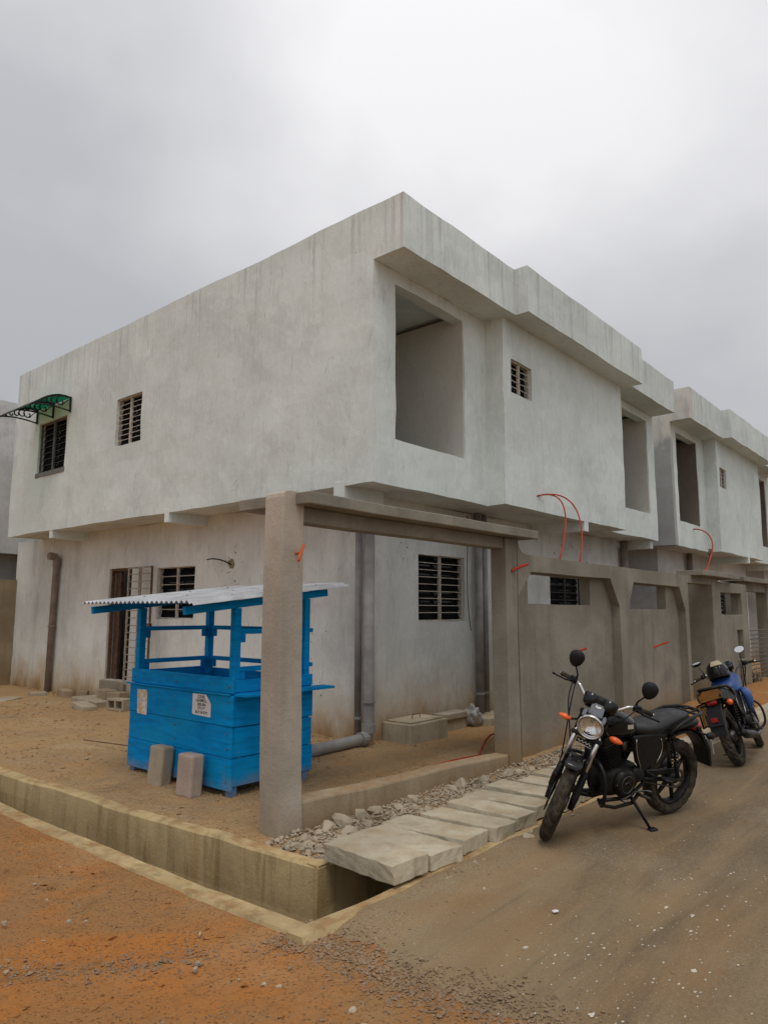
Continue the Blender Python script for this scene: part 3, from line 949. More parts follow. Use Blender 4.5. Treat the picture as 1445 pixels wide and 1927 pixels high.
mb.f.append(tuple(ring[-1] + j for j in range(12)))
mb.build('wall_hole', M['brick'], H1, smooth=True)

# house behind, far left
def rear_house():
    h = thing('house', 'grey-white house wall at the far left edge, behind the corner house', 'house', (4.5, 17.3, 0), 'row houses along the road')
    MB().wall('y', 17.3, .2, 2.2, 13, 2.93, 6.50, (), .5).wall('x', 2.2, .2, 17.5, 26, 2.93, 6.5, (), .5).build('upper_wall', M['white_far'], h)
    MB().box(2.41, 12.99, 17.51, 26, 6.3, 6.42).build('roof_deck', M['concrete'], h)
    MB().wall('y', 18.0, .2, 2.9, 13, -.3, 2.93, [(5.9, 7.0, .3, 2.3)], .5).wall('x', 2.9, .2, 18.2, 26, -.3, 2.93, (), .5).build('ground_wall', M['white_far'], h)
    MB().box(2.41, 12.9, 17.51, 26, 2.95, 3.1).build('floor_slab', M['white_far'], h)
    window(h, 'y', 18.03, 5.9, 7.0, .3, 2.3, 6, M['steel_dark'], M['steel_dark'], M['pane'], name='barred_doorway')
rear_house()
o = MB().wall('y', 16.62, .16, 3.6, 6.875, -.3, 2.30, (), .35, .014).build('yard_wall', M['oldwall'])
tag(o, 'old stained block wall joining the corner house at far left', 'wall')
o = MB().wall('y', 13.0, .16, 15.0, 17.1, -.3, 3.1, (), .5, .01).build('alley_sky_block', M['concrete'])  # added wall: blocks the open sky so the alley stays dark
tag(o, 'grey wall added to block the bright sky at the end of the alley between the two houses', 'wall')

# ================================================================== BOUNDARY WALLS, GATEWAY
gw = thing('gateway', 'concrete gateway with two posts and flat canopy beside the blue stall', 'gateway', (3.8, 4.2, 0))
CM = M['concrete']
def post(x0, x1, y0, y1, z1, mat, parent, name='post', z0=-.15):
    mb = MB().wall('y', y0, y1 - y0, x0, x1, z0, z1, (), .25, .004)
    return mb.build(name, mat, parent, bevel=.012)
p1 = MB(); 
prof = [(3.635, -.15), (3.875, -.15), (3.845, .5), (3.825, 1.4), (3.825, 2.57)] + [(3.66 - .06 * math.sin(a), 2.51 + .06 * math.cos(a)) for a in (0, .5, 1.05, 1.57)] + [(3.60, 1.4), (3.61, .5)]
p1.prism(prof, 'y', 4.08, 4.29, .2, .004).build('post', M['concrete_pale'], gw, bevel=.012, tri=True)
# canopy slab and lintel
MB().wall('y', 3.93, .149, 3.73, 7.35, 2.46, 2.555, (), .25, .004).build('canopy_front', CM, gw, bevel=.008)
MB().wall('y', 4.292, .45, 3.70, 7.35, 2.46, 2.555, (), .25, .004).build('canopy_back', CM, gw, bevel=.008)
MB().wall('y', 4.081, .209, 3.828, 7.348, 2.462, 2.552, (), .25, .004).build('canopy_middle', CM, gw)
MB().wall('y', 4.11, .17, 3.828, 6.868, 2.335, 2.459, (), .25, .004).build('lintel_beam', CM, gw, bevel=.006)
# sill beam on the ground between the posts
sb = MB().wall('y', 4.10, .18, 3.862, 6.868, -.1, .18, (), .12, .010)
sb.xf(lambda p: Vector((p.x, p.y, p.z + (.045 * (5.4 - p.x) / 1.5 if p.z > .1 else 0))))
sb.build('ground_beam', M['beam'], gw, bevel=.02)
fp = MB().prism([(6.87, -.15), (7.119, -.15), (7.10, 1.0), (7.119, 2.458), (6.87, 2.458)], 'y', 4.08, 4.28, .2, .004)
fp.build('post', CM, gw, bevel=.012, tri=True)

bw = thing('boundary_wall', 'grey concrete boundary wall with two chamfered panels and high slots', 'wall', (10, 4.2, 0))
poly = [(7.121, -.15), (7.125, 1.82), (7.43, 2.10), (9.67, 2.10), (9.96, 1.72), (9.96, -.15), (10.29, -.15), (10.29, 1.72), (10.53, 2.075),
        (12.53, 2.06), (12.80, 1.66), (12.80, -.15), (12.97, -.15), (12.97, 2.27), (7.34, 2.29), (7.22, 2.31), (7.16, 2.36), (7.135, 2.455), (7.121, 2.455)]
MB().prism(poly, 'y', 4.08, 4.20, .22, .005).build('wall_frame', CM, bw, bevel=.01, tri=True)
MB().wall('y', 4.201, .15, 7.121, 12.97, -.15, 2.28, [(7.55, 9.25, 1.73, 2.09), (10.50, 12.20, 1.68, 2.06)], .25, .005).build('wall_panel', CM, bw)

gp = thing('side_gateway', 'small gateway with projecting canopy farther along the grey wall', 'gateway', (13.7, 4.2, 0))
MB().wall('y', 3.88, .46, 13.20, 15.6, 2.285, 2.375, (), .25, .004).build('canopy', CM, gp, bevel=.008)
MB().wall('y', 4.09, .22, 12.972, 14.388, 2.15, 2.283, (), .25, .004).build('lintel_beam', CM, gp)
MB().wall('y', 4.08, .9, 14.39, 14.80, -.1, 2.28, (), .3, .005).build('post', CM, gp, bevel=.012)

bw2 = thing('boundary_wall', 'far grey boundary wall with square slot and niche beside the barred gate', 'wall', (15.8, 4.2, 0))
MB().wall('y', 4.08, .10, 14.802, 16.85, -.1, 2.22, [(14.92, 16.42, 1.58, 2.02), (15.92, 16.40, -.1, 1.27)], .25, .005).build('wall_frame', CM, bw2, bevel=.008)
MB().wall('y', 4.181, .12, 14.802, 16.85, -.1, 2.20, [(14.92, 16.42, 1.58, 2.02)], .25, .005).build('wall_panel', CM, bw2)
MB().box(15.90, 16.30, 4.02, 4.179, .62, .68).build('niche_shelf', CM, bw2, bevel=.006)

gt = thing('metal_gate', 'dark gate of horizontal bars at the right edge behind the second motorcycle', 'gate', (17.6, 4.15, 0))
MB().box(16.88, 16.94, 4.10, 4.16, .12, 1.30).build('gate_stile', M['steel_dark'], gt, bevel=.004)
MB().box(19.4, 19.46, 4.10, 4.16, .12, 1.30).build('gate_stile', M['steel_dark'], gt, bevel=.004)
for k in range(12):
    MB().tube([(16.94, 4.13, .22 + k * .092), (19.40, 4.13, .22 + k * .092)], .013, 6).build('gate_bar', M['steel_dark'], gt)
gp3 = thing('pillared_gateway', 'gateway pillar and canopy above the barred gate at right edge', 'gateway', (17.9, 4.5, 0))
MB().wall('y', 4.40, .26, 17.35, 17.65, -.1, 2.30, (), .3, .005).build('post', CM, gp3, bevel=.012)
MB().wall('y', 4.2, .5, 17.20, 20.6, 2.32, 2.42, (), .3, .005).build('canopy', CM, gp3, bevel=.008)
MB().wall('y', 4.40, .26, 20.1, 20.4, -.1, 2.30, (), .3, .005).build('post', CM, gp3, bevel=.012)
MB().wall('y', 4.42, .2, 17.652, 20.098, 2.12, 2.318, (), .3, .005).build('lintel_beam', CM, gp3)

# weeds and scrap behind the gate
def weeds(cx, cy, n, hmax, label):
    random.seed(5); mb = MB()
    for _ in range(n):
        x, y = cx + random.gauss(0, .35), cy + random.gauss(0, .12); hh = random.uniform(.1, hmax); a = random.uniform(0, 6.28); l = random.uniform(.05, .25)
        p0 = Vector((x, y, .05)); p1 = p0 + Vector((math.cos(a) * l * .4, math.sin(a) * l * .4, hh * .7)); p2 = p0 + Vector((math.cos(a) * l, math.sin(a) * l, hh))
        mb.tube([p0, p1, p2], [.006, .004, .001], 4, False)
        for k in range(3):
            q = p0.lerp(p2, random.uniform(.3, 1)); d = Vector((random.gauss(0, 1), random.gauss(0, 1), random.gauss(.3, .6))).normalized() * random.uniform(.03, .07); s_ = d.cross(Vector((0, 0, 1))).normalized() * .014
            mb.quad(q, q + d * .5 + s_, q + d, q + d * .5 - s_)
    o = mb.build('dry_weeds', M['leaf'], normals=False)
    return tag(o, label, 'weeds')
weeds(17.2, 4.25, 90, .45, 'tangle of dry weeds at the foot of the barred gate')

# ================================================================== PIPES, CONDUITS
def pipe(name, pts, r, mat, label, cat='pipe', group=None, n=14, collars=(), cr=1.25):
    o = thing(name, label, cat, pts[0], group)
    MB().tube(pts, r, n).build('tube', mat, o, smooth=True)
    for (p, q) in collars:
        MB().tube([p, q], r * cr, n).build('collar', mat, o, smooth=False)
    return o
def elbow(p_before, corner, p_after, rad=.09, n=6):
    a = (Vector(p_before) - Vector(corner)).normalized(); b = (Vector(p_after) - Vector(corner)).normalized(); c = Vector(corner)
    s0, s1 = c + a * rad, c + b * rad
    return [s0.lerp(c, t).lerp(c.lerp(s1, t), t) for t in [k / n for k in range(n + 1)]]
G = 'pipes on the corner house'
x = 6.80
pts = [(x - .16, 14.62, 2.73), (x - .02, 14.62, 2.73), (x, 14.62, 2.70), (x, 14.63, 2.6), (x, 14.68, -.15)]
pipe('drain_pipe', pts, .062, M['pvc_brown'], 'brown downpipe with top elbow on the left wall near the far end', 'pipe', G, 14,
     [((x - .17, 14.62, 2.73), (x - .08, 14.62, 2.73)), ((x, 14.655, 1.30), (x, 14.655, 1.34)), ((x, 14.622, 2.52), (x, 14.62, 2.68))])
# pair at the corner, one turning onto the ground
c = (6.76, 6.00, .10); cE = (5.05, 6.02, .06)
pts = [(6.76, 6.00, 3.14), (6.76, 6.00, .3)] + elbow((6.76, 6.0, 1), c, cE, .12) + [cE]
pipe('drain_pipe', pts, .068, M['pvc'], 'thick grey downpipe at the house corner turning along the ground', 'pipe', G, 16,
     [((6.76, 6.00, .52), (6.76, 6.00, .54)), ((6.76, 6.0, .16), (6.76, 6.0, .27)), ((6.6, 6.0, .10), (6.70, 6.0, .10))])
pipe('drain_pipe', [(6.80, 6.22, 3.14), (6.80, 6.22, -.1)], .045, M['pvc'], 'thinner grey downpipe beside the thick one at the house corner', 'pipe', G, 12,
     [((6.80, 6.22, .30), (6.80, 6.22, .33))])
pipe('drain_pipe', [(9.33, 6.03, 3.14), (9.33, 6.03, .06)], .06, M['pvc'], 'wide grey downpipe on the front wall right of the barred window', 'pipe', G, 14, [((9.33, 6.03, .4), (9.33, 6.03, .43))])
pipe('drain_pipe', [(9.53, 6.05, 3.14), (9.53, 6.05, .06)], .047, M['pvc'], 'narrow grey downpipe nearest the far gateway post', 'pipe', G, 14, [((9.53, 6.05, .4), (9.53, 6.05, .43))])
pipe('drain_pipe', [(15.05, 6.02, 3.14), (15.05, 6.02, -.1)], .08, M['pvc_brown'], 'downpipe under the right end of the corner house overhang', 'pipe', G, 12)
pipe('drain_pipe', [(19.4, 6.02, 3.14), (19.4, 6.02, -.1)], .08, M['pvc_brown'], 'dark downpipe under the farther house overhang', 'pipe', None, 12)

G = 'orange conduits left sticking out of the concrete'
def stub(p0, p1, r, mat, label, group=G):
    p0, p1 = Vector(p0), Vector(p1); mid = (p0 + p1) / 2 + Vector((0, -.02, .012))
    o = MB().tube([p0, mid, p1], r, 8, True).build('conduit_stub', mat, smooth=False)
    return tag(o, label, 'conduit', group)
o = thing('conduit_stub', 'orange plastic conduit stub on the near gateway post', 'conduit', (3.74, 4.08, 2.1), G)
MB().tube([(3.67, 3.97, 2.02), (3.765, 4.02, 2.15)], .0125, 10).build('tube', M['orange'], o, smooth=True)
MB().tube([(3.735, 4.015, 2.09), (3.745, 4.10, 2.08)], .011, 8).build('branch', M['orange'], o, smooth=True)
stub((6.97, 4.075, 2.09), (7.17, 3.98, 2.17), .016, M['red'], 'red conduit stub on the far gateway post')
stub((8.71, 4.22, 1.10), (8.83, 4.08, 1.17), .014, M['red'], 'short red conduit stub in the left wall panel')
stub((11.54, 4.22, 1.07), (11.80, 4.06, 1.16), .014, M['red'], 'red conduit stub in the right wall panel')
def cable(pts, r, mat, label, group=None, name='conduit_cable'):
    o = MB().tube(pts, r, 8).build(name, mat, smooth=True)
    return tag(o, label, 'cable', group)
G2 = 'red conduits arching from the bay to the wall top'
cable(bez((9.55, 5.13, 3.36), (9.9, 4.8, 3.5), (9.0, 4.30, 2.95), (8.45, 4.24, 2.27), 20), .0105, M['red'], 'left of two red conduits arching from the bay to the wall', G2)
cable(bez((9.58, 5.13, 3.37), (10.2, 4.8, 3.55), (9.5, 4.30, 2.95), (9.05, 4.24, 2.27), 20), .0105, M['red'], 'right of two red conduits arching from the bay to the wall', G2)
cable(bez((17.9, 5.43, 3.62), (17.8, 5.1, 3.6), (17.0, 4.7, 3.3), (16.4, 4.6, 2.95), 14) + bez((16.4, 4.6, 2.95), (16.2, 4.6, 2.8), (15.4, 4.35, 2.7), (14.4, 4.2, 2.37), 10)[1:], .014, M['red'],
      'red conduit hanging from the farther house to the small canopy')
coil = [(16.35 + .07 * math.cos(a), 4.6, 2.92 + .07 * math.sin(a)) for a in [k * .45 for k in range(28)]]
cable([Vector(p) + Vector((0, .002 * k, 0)) for k, p in enumerate(coil)], .010, M['rust'], 'dark coil of conduit tied below the farther house')
cable(bez((8.3, 5.15, .05), (7.7, 4.9, .16), (7.25, 4.7, .03), (6.98, 4.55, .04), 10) + bez((6.98, 4.55, .04), (6.75, 4.6, .05), (6.55, 4.66, .03), (6.25, 4.62, .04), 10)[1:] + [Vector((5.9, 4.6, .02))],
      .012, M['red'], 'red conduit lying on the dirt inside the gateway', None)
cable(bez((6.88, 8.95, 2.34), (6.80, 9.05, 2.42), (6.74, 9.20, 2.46), (6.70, 9.34, 2.43), 10), .011, M['black_wire'], 'black cable stub poking from the left wall above the stall', None, 'wire_stub')
cable(bez((9.14, 6.10, 3.1), (9.10, 6.05, 2.6), (9.02, 6.09, 2.0), (9.17, 6.08, 1.35), 16), .006, M['black_wire'], 'thin grey wire hanging beside the front barred window', None, 'hanging_wire')
MBs = MB(); 
o = MB().tube([(16.50, 5.9, 3.55), (16.38, 5.86, 3.50), (16.30, 5.84, 3.43)], [.03, .05, .045], 8).build('pipe_outlet', M['black_wire'], smooth=True)
tag(o, 'black pipe outlet on the grey side of the farther house', 'pipe')

# ================================================================== GREEN AWNING
def awning():
    a = thing('window_awning', 'green polycarbonate awning with black scroll brackets over upper left window', 'awning', (6.15, 13.75, 5.4))
    D, zt, zf = .74, 5.63, 5.36
    def top(t): return (6.145 - D * t, zt + .045 * math.sin(math.pi * min(1, t * 1.15)) - (zt - zf) * t ** 2.0)
    n = 12; mb = MB()
    for k in range(n + 1):
        x_, z_ = top(k / n); mb.v += [(x_, 13.03, z_ + .012), (x_, 14.47, z_ + .012), (x_, 14.47, z_ + .017), (x_, 13.03, z_ + .017)]
    for k in range(n):
        for j in range(4):
            mb.f.append((k * 4 + j, k * 4 + (j + 1) % 4, k * 4 + 4 + (j + 1) % 4, k * 4 + 4 + j))
    mb.f += [(0, 1, 2, 3), tuple(n * 4 + j for j in range(4))]
    mb.build('sheet', M['greenpoly'], a, smooth=False)
    for y in (13.05, 13.75, 14.45):
        b = MB()
        b.tube([(top(k / n)[0], y, top(k / n)[1]) for k in range(n + 1)], .02, 6)
        b.box(6.118, 6.146, y - .014, y + .014, 5.36, 5.66)
        low = lambda t: (6.13 - (D - .02) * t, 5.38 + .10 * math.sin(math.pi * .5 * min(1, t * 1.3)) - .10 * t)
        b.tube([(low(k / n)[0], y, min(low(k / n)[1], top(k / n)[1])) for k in range(n + 1)], .015, 6)
        br = b.build('bracket', M['wrought'], a)
        for q in range(5):
            t = .26 + q * .14; xt, zt_ = top(t); xl, zl = low(t); zc = (zt_ + zl) / 2; r = max(.012, (zt_ - zl) / 2 - .01)
            sc = MB(); sc.tube([(xt + (r * (1 - .1 * k)) * math.cos(k * .75 + 1.4), y, zc + (r * (1 - .1 * k)) * math.sin(k * .75 + 1.4)) for k in range(9)], .014, 5)
            sc.build('scroll', M['wrought'], br)
        sc = MB(); sc.tube(bez((6.12, y, 5.60), (6.05, y, 5.59), (6.02, y, 5.5), (5.98, y, 5.46), 8), .009, 5); sc.build('scroll', M['wrought'], br)
    MB().tube([(6.145 - D, 13.03, zf), (6.145 - D, 14.47, zf)], .012, 6).build('front_rail', M['wrought'], a)
awning()

# ================================================================== BLUE STALL
def stall():
    s = thing('market_stall', 'blue painted wooden stall with corrugated sheet roof behind the gateway post', 'stall', (4.12, 5.28, 0))
    B = M['blue']
    def part(name, *boxes, bev=.004, mat=None, parent=s):
        mb = MB()
        for b in boxes: mb.box(*b)
        return mb.build(name, mat or B, parent, bevel=bev)
    X0, X1, Y0, Y1 = 4.12, 5.06, 5.28, 6.94
    # posts
    for (px, py, zt) in ((X0, Y0, 1.668), (X0, Y1 - .075, 1.668), (X1 - .075, Y0, 1.765), (X1 - .075, Y1 - .075, 1.765)):
        part('post', (px + .002, px + .073, py + .002, py + .073, -.02, zt))
    # front boards (facing the dirt street), side boards, back boards
    for (z0, z1, o) in ((.065, .338, .0), (.342, .613, .004), (.617, .886, -.003), (.904, 1.045, .006)):
        part('front_plank', (X0 - .024 + o, X0 - .001, Y0 - .03 + o, Y1 + .02, z0, z1))
    for (z0, z1, o) in ((.10, .342, .004), (.349, .603, -.003), (.612, .880, .003), (.912, 1.02, 0)):
        part('side_plank', (X0 + .002, X1 + .02 + o * 3, Y0 - .022 + o, Y0 - .0, z0, z1))
        part('side_plank', (X0 + .002, X1 + .02, Y1 + .001, Y1 + .022, z0, z1))
    for (z0, z1) in ((.08, .335), (.35, .60), (.615, .875), (.89, 1.0)):
        part('back_plank', (X1 + .001, X1 + .024, Y0, Y1, z0, z1))
    for zc in (.14, .27, .42, .55, .69, .82, .96):
        for yc in (Y0 + .04, Y0 + .86, Y1 - .04):
            MB().tube([(X0 - .030, yc, zc), (X0 - .018, yc, zc)], .0065, 7).build('nail', M['rust'], s)
    part('counter_shelf', (X0 - .01, X1 + .15, Y0 - .21, Y0 - .028, .885, .908))
    part('front_ledge', (X0 - .05, X0 - .026, Y0 + .0, Y1 + .075, .887, .902))
    part('inner_counter', (X0 + .08, X1 - .08, Y0 + .08, Y1 - .08, .80, .82))
    # rails with small bearer blocks
    for z in (1.43, 1.09):
        for (yy, d) in ((Y0 + .018, 1), (Y1 - .055, 1)):
            part('rail', (X0 + .075, X1 - .077, yy, yy + .035, z, z + .045))
            part('bearer_block', (X0 + .075, X0 + .14, yy - .0, yy + .03, z - .075, z - .001))
            part('bearer_block', (X1 - .142, X1 - .077, yy - .0, yy + .03, z - .075, z - .001))
        part('rail', (X1 - .05, X1 - .015, Y0 + .075, Y1 - .077, z, z + .045))
        part('bearer_block', (X1 - .045, X1 - .015, Y0 + .075, Y0 + .15, z - .075, z - .001))
        part('bearer_block', (X1 - .045, X1 - .015, Y1 - .152, Y1 - .077, z - .075, z - .001))
        part('rail_end', (X1 + .001, X1 + .06, Y0 + .02, Y0 + .055, z, z + .04))
    # roof: two sloping beams, three purlins, corrugated sheet
    def zr(x_): return 1.683 + (x_ - 3.57) * .111
    for yy in (Y0 + .02, Y1 - .055):
        mb = MB(); mb.bar((3.60, yy + .02, zr(3.60) - .045), (5.32, yy + .02, zr(5.32) - .045), .045, .07); mb.build('roof_beam', B, s, bevel=.003)
    for xx in (4.05, 4.6, 5.1):
        mb = MB(); mb.box(xx - .02, xx + .02, 5.20, 6.98, zr(xx) - .008, zr(xx) + .022); mb.build('purlin', B, s, bevel=.003)
    mb = MB(); ny, nx = 200, 6; ya, yb = 5.12, 7.02
    for i in range(nx + 1):
        x_ = 3.55 + (5.46 - 3.55) * i / nx
        for j in range(ny + 1):
            y_ = ya + (yb - ya) * j / ny
            ph = (y_ - ya) / .076 * 2 * math.pi
            tri = math.asin(math.sin(ph) * .97) / 1.57
            sag = -.012 * math.sin(math.pi * i / nx) * math.sin(6 * y_) * .4
            lip = -.03 * max(0, (5.20 - y_) / .08) ** 1.3
            mb.v.append((x_ + (.0), y_, zr(x_) + .036 + .016 * tri + sag + lip))
    for i in range(nx):
        for j in range(ny):
            a = i * (ny + 1) + j; mb.f.append((a, a + 1, a + ny + 2, a + ny + 1))
    o = mb.build('corrugated_sheet', M['zinc'], s, normals=False)
    so = o.modifiers.new('t', 'SOLIDIFY'); so.thickness = .0015
    random.seed(3)
    for (yy) in (5.25, 5.95, 6.7):
        for xx in (4.05, 4.6, 5.1):
            MB().tube([(xx, yy, zr(xx) + .04), (xx, yy, zr(xx) + .056)], .009, 7).build('roof_nail', M['steel_grey'], s)
    # the two papers pasted on the upper board
    xf = X0 - .0285
    n = MB(); pl = [(5.85, .87), (5.85, .688), (5.838, .68), (5.565, .672), (5.563, .80), (5.64, .872)]
    n.prism(pl, 'x', xf - .0012, xf)
    nt = n.build('notice', M['paper'], s); nt['label'] = 'white notice about home tutoring, one corner torn'
    n = MB(); n.prism([(5.637, .874), (5.562, .802), (5.60, .79), (5.645, .83)], 'x', xf - .006, xf - .0045); n.build('folded_corner', M['paper'], nt)
    n = MB(); pl = [(6.815, .84), (6.80, .602), (6.625, .595), (6.625, .81), (6.65, .845)]
    n.prism(pl, 'x', xf - .0012, xf); n.build('poster', M['poster'], s)['label'] = 'narrow faded picture poster'
    n = MB(); e = .012
    n.box(xf - .0022, xf - .0014, 6.612 + .014, 6.634, .60, .80); n.build('poster_edge', M['paper'], s)
    lines = [("COURS", .846, .030, 5.715), ("à DOMICILE", .812, .030, 5.705), ("2025-2026", .776, .026, 5.705), ("CP1 3", .742, .028, 5.725), ("eme", .750, .014, 5.664), ("05 06 04 37 06", .705, .027, 5.703)]
    for txt, z, sz, yc in lines:
        cu = bpy.data.curves.new('lettering', 'FONT'); cu.body = txt; cu.size = sz * 1.15; cu.align_x = 'CENTER'; cu.align_y = 'CENTER'; cu.offset = .0011
        ob = bpy.data.objects.new('tmp', cu); COL.objects.link(ob)
        dg = bpy.context.evaluated_depsgraph_get(); me = bpy.data.meshes.new_from_object(ob.evaluated_get(dg))
        bpy.data.objects.remove(ob); bpy.data.curves.remove(cu)
        # text x -> -y, text y -> z, facing -x
        loc = s.matrix_world.translation
        for v in me.vertices:
            u, w_ = v.co.x, v.co.y
            v.co = Vector((xf - .0019, yc - u, z + w_ * 1.1)) - loc
        me.materials.clear(); me.materials.append(M['ink'])
        t = bpy.data.objects.new('lettering', me); COL.objects.link(t); t.parent = nt; t.matrix_parent_inverse = Matrix.Identity(4)
    return s
stall()

# ================================================================== BLOCKS, SLABS, RUBBLE
def lump(name, c, size, rot, mat, label, cat, group=None, bev=.012, lean=(0, 0), chipped=.004):
    mb = MB().wall('y', -size[1] / 2, size[1], -size[0] / 2, size[0] / 2, 0, size[2], (), .07, 0)
    mt = Matrix.Translation(Vector(c)) @ Matrix.Rotation(rot, 4, 'Z') @ Matrix.Rotation(lean[0], 4, 'X') @ Matrix.Rotation(lean[1], 4, 'Y')
    mb.xf(lambda p: wob(mt @ p, chipped))
    mb.xf(lambda p: p + mnoise.noise_vector(p * 23) * chipped)
    o = mb.build(name, mat, bevel=bev)
    return tag(o, label, cat, group)
GB = 'loose concrete blocks in the yard'
lump('concrete_block', (3.99, 6.20, -.01), (.135, .215, .37), R(4), M['block'], 'grey concrete block standing on end against the stall, left one', 'block', GB, .022, (R(1), R(4)), .003)
lump('concrete_block', (3.95, 5.66, -.01), (.14, .215, .37), R(3), M['block_pink'], 'pinkish concrete block standing on end against the stall, right one', 'block', GB, .022, (0, R(3)), .003)
yardblocks = [
    ((6.62, 13.55, 0), (.42, .17, .15), R(80), M['brick'], 'earth-brown brick lying by the foot of the brown downpipe'),
    ((6.68, 12.98, .0), (.12, .2, .16), R(40), M['brick'], 'small broken brick leaning on the wall right of the downpipe'),
    ((6.55, 12.20, .0), (.95, .50, .10), R(88), M['block'], 'low flat concrete step slab below the grille door'),
    ((6.66, 12.10, .10), (.40, .20, .15), R(84), M['brick'], 'brown block on top of the door step slab, far one'),
    ((6.64, 11.68, .10), (.38, .20, .14), R(94), M['brick'], 'brown block on top of the door step slab, near one'),
    ((6.08, 11.75, .0), (.62, .24, .09), R(80), M['block'], 'pale flat slab in front of the door step'),
    ((5.65, 13.9, -.02), (.60, .34, .05), R(30), M['block'], 'flat grey slab half buried in the dirt at far left'),
    ((6.45, 14.3, -.02), (.5, .3, .08), R(70), M['block'], 'low pale slab beside the foot of the downpipe'),
]
for c_, s_, r_, m_, l_ in yardblocks: lump('building_block', c_, s_, r_, m_, l_, 'block', GB, .01, (0, R(random.uniform(-3, 3))), .006)
# hollow block
hb = MB().wall('x', -.1, .2, -.2, .2, 0, .19, [(-.16, -.02, .035, .155), (.02, .16, .035, .155)], .1, 0)
mt = Matrix.Translation(Vector((6.42, 11.22, .0))) @ Matrix.Rotation(R(12), 4, 'Z')
hb.xf(lambda p: wob(mt @ p, .006))
tag(hb.build('hollow_block', M['block'], bevel=.006), 'hollow concrete block showing two holes beside the door step', 'block', GB)
rod = MB().tube([(4.55, 8.75, .05), (4.75, 7.4, .07)], .007, 6).build('steel_rod', M['rust']); tag(rod, 'thin rusty rod lying on the dirt left of the stall', 'rod')

# manhole chambers by the house corner
mc = thing('manhole_chamber', 'concrete manhole box with lid handle beside the house corner', 'manhole', (7.5, 5.8, 0), 'manhole chambers along the house')
MB().wall('y', 5.62, .47, 7.12, 7.90, -.1, .25, (), .2, .006).build('box', M['slab'], mc, bevel=.015)
MB().wall('y', 5.66, .39, 7.17, 7.85, .251, .272, (), .2, .004).build('lid', M['slab'], mc, bevel=.006)
MB().tube([(7.44, 5.85, .27), (7.44, 5.85, .32), (7.60, 5.85, .32), (7.60, 5.85, .27)], .007, 6).build('handle', M['rust'], mc)
mc = thing('manhole_chamber', 'smaller concrete manhole box farther along the house wall', 'manhole', (8.5, 5.95, 0), 'manhole chambers along the house')
MB().wall('y', 5.88, .2, 8.22, 8.74, -.1, .15, (), .2, .006).build('box', M['slab'], mc, bevel=.015)
MB().wall('y', 5.85, .24, 8.19, 8.76, .151, .235, (), .2, .006).build('lid', M['concrete_pale'], mc, bevel=.01)
o = MB().wall('y', 5.62, .47, 8.95, 10.3, -.1, .12, (), .2, .012).build('wall_plinth', M['slab'], bevel=.02); tag(o, 'low earthy concrete plinth under the pair of grey pipes', 'plinth')
# plastic bag
def bag():
    bm = bmesh.new(); bmesh.ops.create_icosphere(bm, subdivisions=4, radius=1)
    for v in bm.verts:
        p = v.co.copy(); f = 1 + .35 * mnoise.noise(p * 2.1) + .2 * mnoise.noise(p * 5.5) + .1 * abs(mnoise.noise(p * 12))
        v.co = Vector((p.x * .13 * f, p.y * .10 * f, p.z * .15 * f * (1.2 if p.z > 0 else .8)))
        v.co += Vector((-.08 * v.co.z / .15 * .6, 0, .12))
    me = bpy.data.meshes.new('plastic_bag'); bm.to_mesh(me); bm.free(); me.materials.append(M['bag'])
    for p in me.polygons: p.use_smooth = True
    o = bpy.data.objects.new('plastic_bag', me); COL.objects.link(o); o.location = (8.86, 5.85, 0)
    tag(o, 'crumpled grey plastic bag dropped beside the smaller manhole box', 'bag')
bag()

